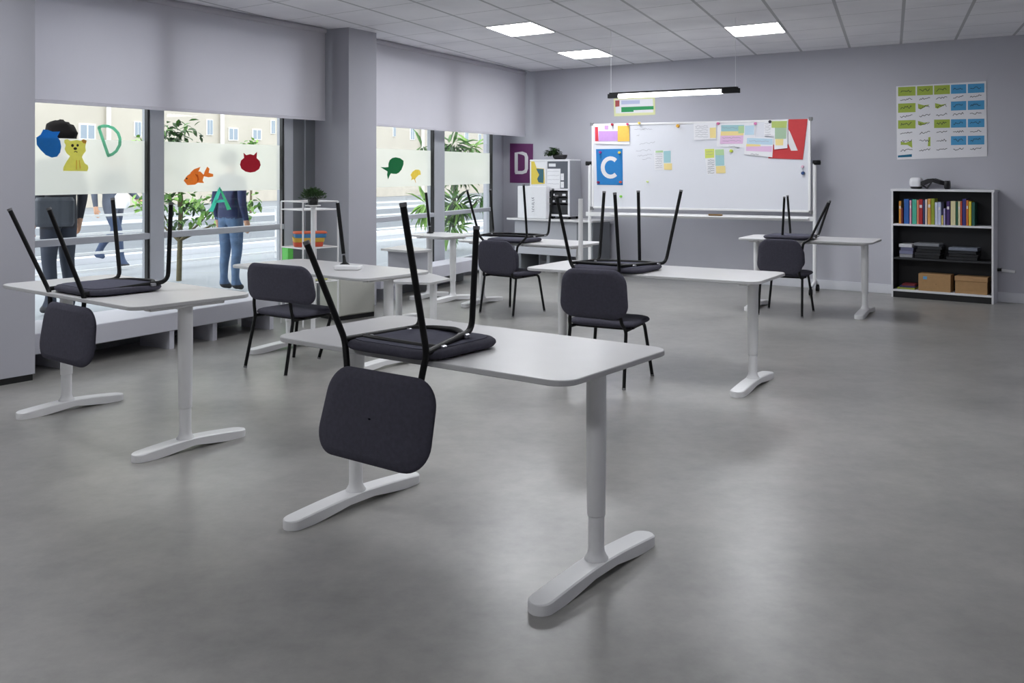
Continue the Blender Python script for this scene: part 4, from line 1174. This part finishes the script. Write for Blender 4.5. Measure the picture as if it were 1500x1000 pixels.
pile(1317, 1337, 357.5, 378, 4, [(150, 150, 156), (120, 122, 150), (96, 98, 124), (206, 206, 210)], 'pale pile on the middle shelf', 'booklet of the small pale pile on the middle shelf')
pile(1339.5, 1378, 356.5, 380, 5, [(30, 31, 34), (36, 37, 40), (26, 27, 30), (40, 42, 46), (126, 128, 134)], 'dark pile on the middle shelf', 'dark magazine of the pile beside the pale booklets', .02)
pile(1386, 1432, 363, 382, 4, [(34, 35, 38), (28, 29, 32), (36, 38, 42), (120, 126, 140)], 'wide dark pile on the middle shelf', 'dark magazine of the widest pile on the middle shelf')
# cardboard boxes and folders on the bottom shelf
CARD = mat('cardboard', (170, 134, 92), .8, noise=.05, nscale=20); CARDL = mat('cardboard_lid', (178, 140, 98), .8, noise=.05, nscale=20)
def cbox(pxa, pxb, ytop, label, sticker, lid):
    s0_, s1_ = BK.sz(pxa, 415)[0], BK.sz(pxb, 415)[0]; zt_ = BK.sz((pxa+pxb)/2, ytop)[1]; zb_ = zb0+.0125; wv = s1_-s0_
    o = thing('cardboard_box', label, 'box', BK.w((s0_+s1_)/2, zb_, -.13), BK.ang, 'cardboard boxes on the bottom shelf')
    hgt = zt_-zb_
    m = MB(); m.bbox((0, 0, hgt*.5*(.74 if lid else 1)), (wv*.97, .2, hgt*(.74 if lid else 1)), CARD, 0, .002); m.build('box_body', o)
    if lid:
        m = MB(); m.bbox((0, 0, hgt*.86), (wv, .212, hgt*.27), CARDL, 0, .002); m.build('lid', o)
    else:
        m = MB(); m.box((0, 0, hgt+.001), (wv*.96, .004, .001), CARDL); m.build('tape', o)
    if sticker:
        m = MB(); m.box((-wv*.28, -.1012, hgt*.76), (.045, .0015, .036), mat('sticker_blue', (96, 156, 200), .6)); m.build('sticker', o)
        m = MB(); m.lathe((wv*.05, -.101, hgt*.42), [(.006, 0), (.006, .003)], PBK, 10); m.build('hole', o)
cbox(zkx(335), zkx(556), zky(735), 'cardboard box with a blue sticker on the bottom shelf', True, False)
cbox(zkx(580), zkx(801), zky(752), 'cardboard box with a lid on the bottom shelf', False, True)
for i, (rgb, nm) in enumerate((((150, 158, 60), 'olive green'), ((54, 46, 92), 'violet'), ((120, 36, 44), 'dark red'))):
    s0_, s1_ = BK.sz(zkx(192), 415)[0], BK.sz(zkx(312), 415)[0]
    o = MB(); o.bbox((0, 0, .011), (s1_-s0_-.03*i, .2, .022), mat('folder_%d_%d_%d' % rgb, rgb, .6), 0, .004)
    ob = o.build('folder'); ob.location = BK.w((s0_+s1_)/2+.012*i, zb0+.0125+.0225*i, -.15); ob.rotation_euler = (0, 0, BK.ang+.04*i)
    tag(ob, '%s folder lying beside the cardboard boxes on the bottom shelf' % nm, 'folder', 'folders on the bottom shelf')
# headset on top
hs = thing('vr_headset', 'white and black virtual reality headset lying on the bookcase', 'headset', BK.w(BK.sz(1352, 272)[0], hB, -.14), BK.ang)
HW_ = mat('headset_white', (236, 236, 240), .3); HB_ = mat('headset_black', (20, 20, 24), .5)
m_ = MB(); m_.loft([[Vector((-.11+p[0]*s_, p[1]*s_, z_)) for p in rrect(.15, .17, .05, 6)] for z_, s_ in ((.03, .86), (.05, .97), (.09, 1.0), (.125, .9), (.14, .7), (.144, .4))], HW_, True); m_.build('visor_shell', hs)
m_ = MB(); m_.loft([[Vector((-.11+p[0]*s_, p[1]*s_, z_)) for p in rrect(.14, .16, .05, 6)] for z_, s_ in ((.0, .6), (.008, .86), (.032, .92))], HB_, True); m_.build('face_gasket', hs)
for sy in (-.085, .085):
    m_ = MB(); pts = [Vector((-.04, sy, .07)), Vector((.04, sy, .105)), Vector((.10, sy*1.0, .11)), Vector((.18, sy*.8, .085)), Vector((.24, sy*.35, .07))]
    m_.loft([[p+Vector((0, -.005, -.026)), p+Vector((0, .005, -.026)), p+Vector((0, .005, .022)), p+Vector((0, -.005, .022))] for p in pts], HB_, True, smooth=False); m_.build('strap', hs)
m_ = MB(); pts = [Vector((-.04, 0, .05)), Vector((.02, -.02, .01)), Vector((.06, -.03, .06)), Vector((.09, -.02, .125)), Vector((.16, 0, .10)), Vector((.22, 0, .06))]
m_.loft([[p+Vector((0, -.03, -.008)), p+Vector((0, .03, -.008)), p+Vector((0, .03, .008)), p+Vector((0, -.03, .008))] for p in pts], HB_, True, smooth=False); m_.build('head_strap', hs)
m_ = MB(); m_.loft([[Vector((.25+p[0]*s_, p[1]*s_, z_)) for p in rrect(.06, .13, .025, 5)] for z_, s_ in ((.0, .7), (.02, 1), (.09, 1), (.105, .8))], HB_, True); m_.build('rear_cradle', hs)
# plug and trunking at the wall
so = thing('wall_plug', 'black plug and short white cable strip on the wall beside the bookcase', 'plug', BACK.px(1463, 395, .0))
m_ = MB(); a_, b_ = BACK.px(1460, 395, .03)-so.location, BACK.px(1467, 395, .03)-so.location; obar(m_, a_, b_, .06, .035, BLACK_MET); m_.build('plug', so)
m_ = MB(); a_, b_ = BACK.px(1467, 395.5, .012)-so.location, BACK.px(1487, 398, .012)-so.location; obar(m_, a_, b_, .02, .03, WHITE_MET); m_.build('cable_strip', so)

# ------------------------------------------------------------------ outside
OUT = -GLASS.n
def outw(u, v, z=0.0): return GLASS.w(u, z, -v)
PAVE = mat('paving', (140, 144, 150), .8, noise=.06, nscale=.8)
m_ = MB(); m_.prism([outw(-9, .25, .08), outw(60, .25, .08), outw(60, 30, .08), outw(-9, 30, .08)], (0, 0, 1), .12, PAVE)
struct(recalc(m_.build('ground_outside')))
GZ = .20
m_ = MB(); m_.prism([outw(-9, 5.2, .205), outw(60, 5.2, .205), outw(60, 13.5, .205), outw(-9, 13.5, .205)], (0, 0, 1), .01, mat('asphalt', (104, 109, 116), .85, noise=.08, nscale=1.5))
struct(recalc(m_.build('road_outside')))
m_ = MB()
for v_ in (5.0, 13.5):
    m_.prism([outw(-9, v_, .2), outw(60, v_, .2), outw(60, v_+.25, .2), outw(-9, v_+.25, .2)], (0, 0, 1), .09, BASEB)
struct(recalc(m_.build('kerb_outside')))
FAC = GLASS.shifted(-24)
CRM = mat('facade_cream', (184, 177, 165), .9, noise=.05, nscale=.7); WFR = mat('facade_window_frame', (236, 236, 232), .6); WGL = mat('facade_glass', (136, 148, 160), .2)
fc = thing('apartment_building', 'cream apartment building across the street seen through the windows', 'building')
m_ = MB(); fa, fb_ = FAC.sz(-150, 200)[0], FAC.sz(860, 200)[0]; pbox(m_, FAC, fa, fb_+8, GZ, 14, 3, CRM, .01); m_.build('facade', fc)
m_ = MB(); pbox(m_, FAC, fa, fb_+8, GZ, 1.35, .12, mat('facade_base', (190, 182, 170), .9, noise=.08, nscale=2), .01, .12); m_.build('plinth_band', fc)
def fwin(x0, y0, x1, y1):
    s0_, s1_ = FAC.sz(x0, 200)[0], FAC.sz(x1, 200)[0]; za, zb_ = FAC.sz((x0+x1)/2, y1)[1], FAC.sz((x0+x1)/2, y0)[1]
    m = MB(); pbox(m, FAC, s0_, s1_, za, zb_, .1, WFR, .005, .05); o = m.build('facade_window', fc)
    g = MB(); mid_ = (s0_+s1_)/2; q_ = (s1_-s0_)*.08
    for a, b in ((s0_+q_, mid_-q_/2), (mid_+q_/2, s1_-q_)): pbox(g, FAC, a, b, za+q_, zb_-q_, .02, WGL, .002, .06)
    g.build('pane', o)
for r_ in ((115, 181, 139, 205), (334, 187, 348, 206), (369, 189, 382, 205), (302, 175, 311, 198), (369, 284, 384, 304), (122, 285, 140, 296), (575, 186, 579, 200), (600, 187, 606.5, 205), (680, 190, 685.5, 208), (396, 176, 402, 196), (196, 178, 206, 200), (700, 196, 704, 210), (560, 286, 566, 305), (588, 286, 594, 305)):
    fwin(*r_)
for p_ in (155.5, 322, 616):
    s_ = FAC.sz(p_, 200)[0]; m_ = MB(); m_.tube([FAC.w(s_, GZ, .15), FAC.w(s_, 13, .15)], .09, WFR, 8); m_.build('drain_pipe', fc)
# railing
RL = GLASS.shifted(-3.3); rl = thing('street_railing', 'white metal railing with four bars outside the windows', 'railing')
ra_, rb_ = RL.sz(20, 300)[0], RL.sz(790, 300)[0]
for z_ in (1.0, .77, .52, .30):
    m_ = MB(); obar(m_, RL.w(ra_, z_), RL.w(rb_, z_), .03, .05 if z_ > 1 else .03, WHITE_MET); m_.build('bar', rl)
n_ = int((rb_-ra_)/1.9)
for k in range(n_+1):
    s_ = ra_+(rb_-ra_)*k/n_; m_ = MB(); m_.tube([RL.w(s_, GZ), RL.w(s_, 1.0)], .022, WHITE_MET, 8); m_.build('railing_post', rl)


def bush(name, label, tx, ty, Y, clusters, seed, lsize, trunk_r=.035, n_each=1.0, lw=.45, radial=False):
    b = at(tx, ty, Y); b.z = GZ
    o = thing(name, label, 'tree', b)
    t = MB(); top = max(c[1] for c in [(0, at(c[0], c[1], c[4]).z) for c in clusters])
    t.tube([Vector((0, 0, 0)), Vector((.02, .02, 1.0)), Vector((-.02, 0, top-GZ-.1))], [trunk_r, trunk_r*.85, trunk_r*.4], STEMM, 8)
    rnd = random.Random(seed)
    for (cx, cy, rx, ry, Yc, cnt, mm) in clusters:
        c = at(cx, cy, Yc)-b; t.tube([Vector((0, 0, max(.5, c.z-.5))), c*.6+Vector((0, 0, .2*c.z)), c], [trunk_r*.5, trunk_r*.35, trunk_r*.2], STEMM, 6)
    t.build('trunk', o)
    m = MB()
    for (cx, cy, rx, ry, Yc, cnt, mm) in clusters:
        c = at(cx, cy, Yc)-b; RX, RY = rx*Yc/FPX, ry*Yc/FPX
        for k in range(int(cnt*n_each)):
            a = rnd.uniform(0, 2*pi); q = sqrt(rnd.random()); e = rnd.uniform(-1, 1)
            p = c+Vector((RX*q*cos(a), RX*.7*e, RY*q*sin(a)))
            d = Vector((rnd.uniform(-1, 1), rnd.uniform(-1, 1), rnd.uniform(-1.2, .5)))
            if radial:
                p = c+(p-c)*.35; d = (p-c)+Vector((rnd.uniform(-.15, .15), rnd.uniform(-.15, .15), rnd.uniform(-.25, .1)))
            leaf(m, p, d, Vector((rnd.uniform(-.6, .6), rnd.uniform(-.6, .6), 1)), lsize*rnd.uniform(.7, 1.25), lsize*lw, rnd.choice(mm))
    m.build('foliage', o)


bush('street_tree', 'young tree with drooping leaves outside the first window', 262, 420, 11.9,
     [(262, 196, 32, 22, 11.9, 75, (LEAFD, LEAFM)), (252, 205, 22, 12, 11.7, 40, (LEAFD,)), (262, 245, 30, 28, 11.9, 50, (LEAFM,)), (268, 305, 36, 28, 11.7, 110, (LEAFD, LEAFM, LEAFL)), (310, 308, 30, 26, 11.6, 80, (LEAFM, LEAFL)), (360, 303, 20, 22, 12.4, 55, (LEAFL, LEAFM)), (232, 300, 14, 26, 11.8, 45, (LEAFM,)), (206, 298, 10, 20, 12.2, 25, (LEAFL,)), (206, 203, 6, 8, 12.2, 10, (LEAFL,))], 11, .115)
bush('street_tree', 'palm-like tree with pale fronds outside the far window', 664, 350, 16.6,
     [(662, 212, 24, 16, 16.6, 70, (LEAFD, LEAFM)), (690, 216, 18, 12, 16.5, 35, (LEAFM, LEAFL)), (620, 216, 12, 10, 16.8, 16, (LEAFM,)), (670, 252, 26, 24, 16.6, 60, (LEAFD, LEAFM)), (668, 300, 28, 24, 16.5, 130, (LEAFD, LEAFM, LEAFL)), (625, 302, 16, 26, 16.7, 80, (LEAFL,)), (664, 333, 20, 12, 16.5, 45, (LEAFM, LEAFL)), (704, 290, 12, 16, 16.6, 30, (LEAFM,))], 12, .36, n_each=.75, lw=.17, radial=True)
bush('street_shrub', 'small shrub far behind the railing at the building', 367, 208, 30.0, [(367, 212, 12, 7, 30, 60, (LEAFM, LEAFL)), (367, 240, 8, 30, 30, 40, (LEAFM,))], 13, .2, .04)


# ------------------------------------------------------------------ people outside
SKIN = mat('skin', (206, 160, 132), .6, .3); HAIR = mat('hair_dark', (26, 23, 22), .95, .1, noise=.4, nscale=60)
def person(label, loc, rz, height, cols, pose, hair=True, extras=None, hs=1.0):
    """one continuous skinned body; cols = (jacket, trousers, shoes)"""
    jac, tro, sho = cols
    o = thing('person', label, 'person', loc, rz)
    k = height/1.75
    V, E_, R = [], [], []
    def v(p, r, par=None):
        V.append(Vector(p)*k); R.append(r*k)
        if par is not None: E_.append((par, len(V)-1))
        return len(V)-1
    pel = v((0, 0, .95), (.0)+.135)
    sp_ = v((0, .005, 1.10), .125, pel); ch_ = v((0, .0, 1.30), .145, sp_); nk0 = v((0, .005, 1.44), .085, ch_); nk = v((0, -.005, 1.50), .052, nk0)
    hd0 = v((0, -.015, 1.56), .068, nk); hd1 = v((0, -.012, 1.63), .088, hd0); hd2 = v((0, .0, 1.70), .078, hd1)
    v((0, -.105, 1.605), .014, hd1)
    hands = []
    for s_ in (-1, 1):
        hip = v((s_*.09, 0, .88), .105, pel)
        kn_x, an_x = pose['knee'][s_], pose['ankle'][s_]
        kn = v((s_*.10+kn_x[0], kn_x[1], kn_x[2]), .068, hip); cf = v((s_*.10+(kn_x[0]+an_x[0])/2, (kn_x[1]+an_x[1])/2+.012, (kn_x[2]+an_x[2])/2+.05), .06, kn)
        an = v((s_*.10+an_x[0], an_x[1], an_x[2]), .042, cf); v((s_*.10+an_x[0], an_x[1]+.03, an_x[2]-.045), .04, an)
        to = v((s_*.105+an_x[0], an_x[1]-.13, an_x[2]-.055), .036, an)
        sh = v((s_*.19, .005, 1.395), .07, ch_); el_, wr_ = pose['elbow'][s_], pose['wrist'][s_]
        el = v((s_*.24+el_[0], el_[1], el_[2]), .052, sh); wr = v((s_*.25+wr_[0], wr_[1], wr_[2]), .034, el)
        dirn = (V[wr]-V[el]).normalized()
        pm = Vector(V[wr]/k)+dirn*.055; pa = v(pm, .030, wr); hands.append(V[pa]*1.0)
        side = Vector((0, 1, 0)) if abs(dirn.y) < .8 else Vector((0, 0, 1)); side = (side-dirn*side.dot(dirn)).normalized(); inn = dirn.cross(side)*-s_
        for f_, (of, ln) in enumerate(((-.028, .062), (-.010, .074), (.009, .070), (.026, .054))):
            b0 = v(pm+dirn*.03+side*of, .0095, pa); b1 = v(pm+dirn*(.03+ln*.55)+side*of*1.1+inn*.008, .0085, b0); v(pm+dirn*(.03+ln)+side*of*1.1+inn*.026, .0075, b1)
        t0 = v(pm-dirn*.005-side*.036, .0105, pa); v(pm+dirn*.035-side*.055+inn*.012, .009, t0)
    me = bpy.data.meshes.new('body'); me.from_pydata(V, E_, []); me.update()
    tmp = bpy.data.objects.new('body_tmp', me); C.objects.link(tmp)
    sk = tmp.modifiers.new('skin', 'SKIN'); sk.use_smooth_shade = True
    for i, d in enumerate(me.skin_vertices[0].data):
        d.radius = (R[i], R[i]); d.use_root = (i == 0)
    ss = tmp.modifiers.new('sub', 'SUBSURF'); ss.levels = 3; ss.render_levels = 3
    dg = bpy.context.evaluated_depsgraph_get()
    em = bpy.data.meshes.new_from_object(tmp.evaluated_get(dg))
    bpy.data.objects.remove(tmp, do_unlink=True)
    em.materials.clear()
    for m in (SKIN, jac, tro, sho): em.materials.append(m)
    for p in em.polygons:
        c = p.center/k; p.use_smooth = True
        h_ = abs(c.x) > .207 and any((p.center-hh_).length < .135*k and (p.center-hh_).z < .06 for hh_ in hands)
        if h_: mi = 0
        elif c.z > 1.475: mi = 0
        elif c.z > pose.get('hem', .84): mi = 1
        elif c.z > .085: mi = 2 if abs(c.x) < .245 or c.z < .6 else 1
        else: mi = 3
        p.material_index = mi
    b = bpy.data.objects.new('body', em); C.objects.link(b); b.parent = o
    if hair:
        h = MB(); n1, n2 = 18, 10; rings = []; rnd = random.Random(len(label))
        for i in range(n2+1):
            th_ = pi*.84*i/n2; ring = []
            for j in range(n1):
                a = 2*pi*j/n1; rr = (.108+.022*rnd.random())*hs*(1-.18*max(0, (th_-1.6)))*(1.0 if sin(a) > -.3 or th_ < pi*.33 else .86)
                ring.append(Vector((rr*.98*sin(th_)*cos(a), rr*1.08*sin(th_)*sin(a)+.012, 1.655+rr*cos(th_)+.005*rnd.random()))*k)
            rings.append(ring)
        h.loft(rings, HAIR, True); recalc(h.build('hair', o))
    for eo in (extras or []):
        mbx, nm = eo; mbx.build(nm, o)
    return o


stand = dict(knee={-1: (0, -.01, .50), 1: (0, -.01, .50)}, ankle={-1: (0, .02, .09), 1: (0, .02, .09)}, elbow={-1: (0, .04, 1.12), 1: (0, .04, 1.12)}, wrist={-1: (.0, -.02, .88), 1: (0, -.02, .88)}, hem=.80)
walk = dict(knee={-1: (0, -.16, .53), 1: (0, .05, .50)}, ankle={-1: (0, -.22, .10), 1: (0, .36, .20)}, elbow={-1: (0, .14, 1.13), 1: (0, -.10, 1.13)}, wrist={-1: (0, .10, .90), 1: (0, -.26, .98)}, hem=.74)
JD = mat('jacket_charcoal', (44, 46, 54), .8, noise=.15, nscale=8); JN = mat('jacket_navy', (42, 52, 88), .75, noise=.15, nscale=8); JG = mat('coat_grey', (84, 90, 104), .8, noise=.1, nscale=8)
TD = mat('trousers_dark', (52, 58, 72), .85, noise=.1, nscale=10); JE = mat('jeans_blue', (84, 108, 140), .85, noise=.2, nscale=14); SHD = mat('shoes_dark', (40, 40, 44), .6)
p1 = at(86, 250, 9.15)
person('person in dark jacket and grey bag standing close outside beside the near pillar', (p1.x, p1.y, GZ), radians(-115), 1.80, (JD, TD, SHD), stand, hs=1.3)
p3 = at(338, 250, 10.9)
person('person in navy jacket and blue jeans standing outside behind the frosted strip', (p3.x, p3.y, GZ), radians(150), 1.60, (JN, JE, SHD), dict(stand, hem=.92))
p2_ = at(166, 250, 13.4)
person('person in grey coat walking past along the street outside', (p2_.x, p2_.y, GZ), radians(75), 1.70, (JG, mat('jeans_dark', (62, 76, 104), .85), SHD), walk)
# bag of the near person and the walker's white carrier bag
m_ = MB(); m_.loft([[Vector((p[0]*s_, p[1]*s_, z_)) for p in rrect(.34, .13, .05, 4)] for z_, s_ in ((0, .9), (.03, 1), (.24, 1), (.27, .9))], mat('bag_grey', (78, 82, 90), .7, noise=.08), True, smooth=False)
bg_ = m_.build('shoulder_bag'); q_ = at(80, 330, 8.86); bg_.location = (q_.x, q_.y, 1.06); bg_.rotation_euler = (0, 0, radians(25)); tag(bg_, 'grey bag carried by the person in the dark jacket outside', 'bag')
m_ = MB(); m_.loft([[Vector((p[0]*s_, p[1]*s_, z_)) for p in rrect(.2, .10, .04, 4)] for z_, s_ in ((0, .8), (.06, 1.05), (.17, .95), (.24, .35))], mat('bag_white', (238, 238, 240), .7), True, smooth=True)
wb_ = m_.build('carrier_bag'); q_ = at(179, 305, 13.1); wb_.location = (q_.x, q_.y, q_.z); tag(wb_, 'white carrier bag held by the person in the grey coat', 'bag')
#--END--
# ------------------------------------------------------------------ light and render settings
w = bpy.data.worlds.new('world'); SC.world = w; w.use_nodes = True
bg = w.node_tree.nodes['Background']; bg.inputs[0].default_value = (0.95, 0.975, 1.0, 1); bg.inputs[1].default_value = 2.3
for G, s0, s1 in ((GLASS, gl_s(50), gl_s(412)), (GLASS2, g2(551), g2(718))):
    ld = bpy.data.lights.new('window_portal', 'AREA'); ld.shape = 'RECTANGLE'
    lo = bpy.data.objects.new('window_portal', ld); C.objects.link(lo)
    ld.size = s1-s0; ld.size_y = Z_TOP-Z_SILL
    ld.cycles.is_portal = True
    lo.location = G.w((s0+s1)/2, (Z_TOP+Z_SILL)/2, -.15)
    lo.rotation_euler = G.n.to_track_quat('-Z', 'Z').to_euler()
SC.view_settings.view_transform = 'Standard'
SC.view_settings.look = 'None'
SC.view_settings.exposure = 0.56
SC.view_settings.gamma = 1.0
SC.view_settings.use_curve_mapping = False
SC.cycles.use_denoising = True
SC.cycles.max_bounces = 10
SC.cycles.diffuse_bounces = 6
SC.cycles.sample_clamp_indirect = 8
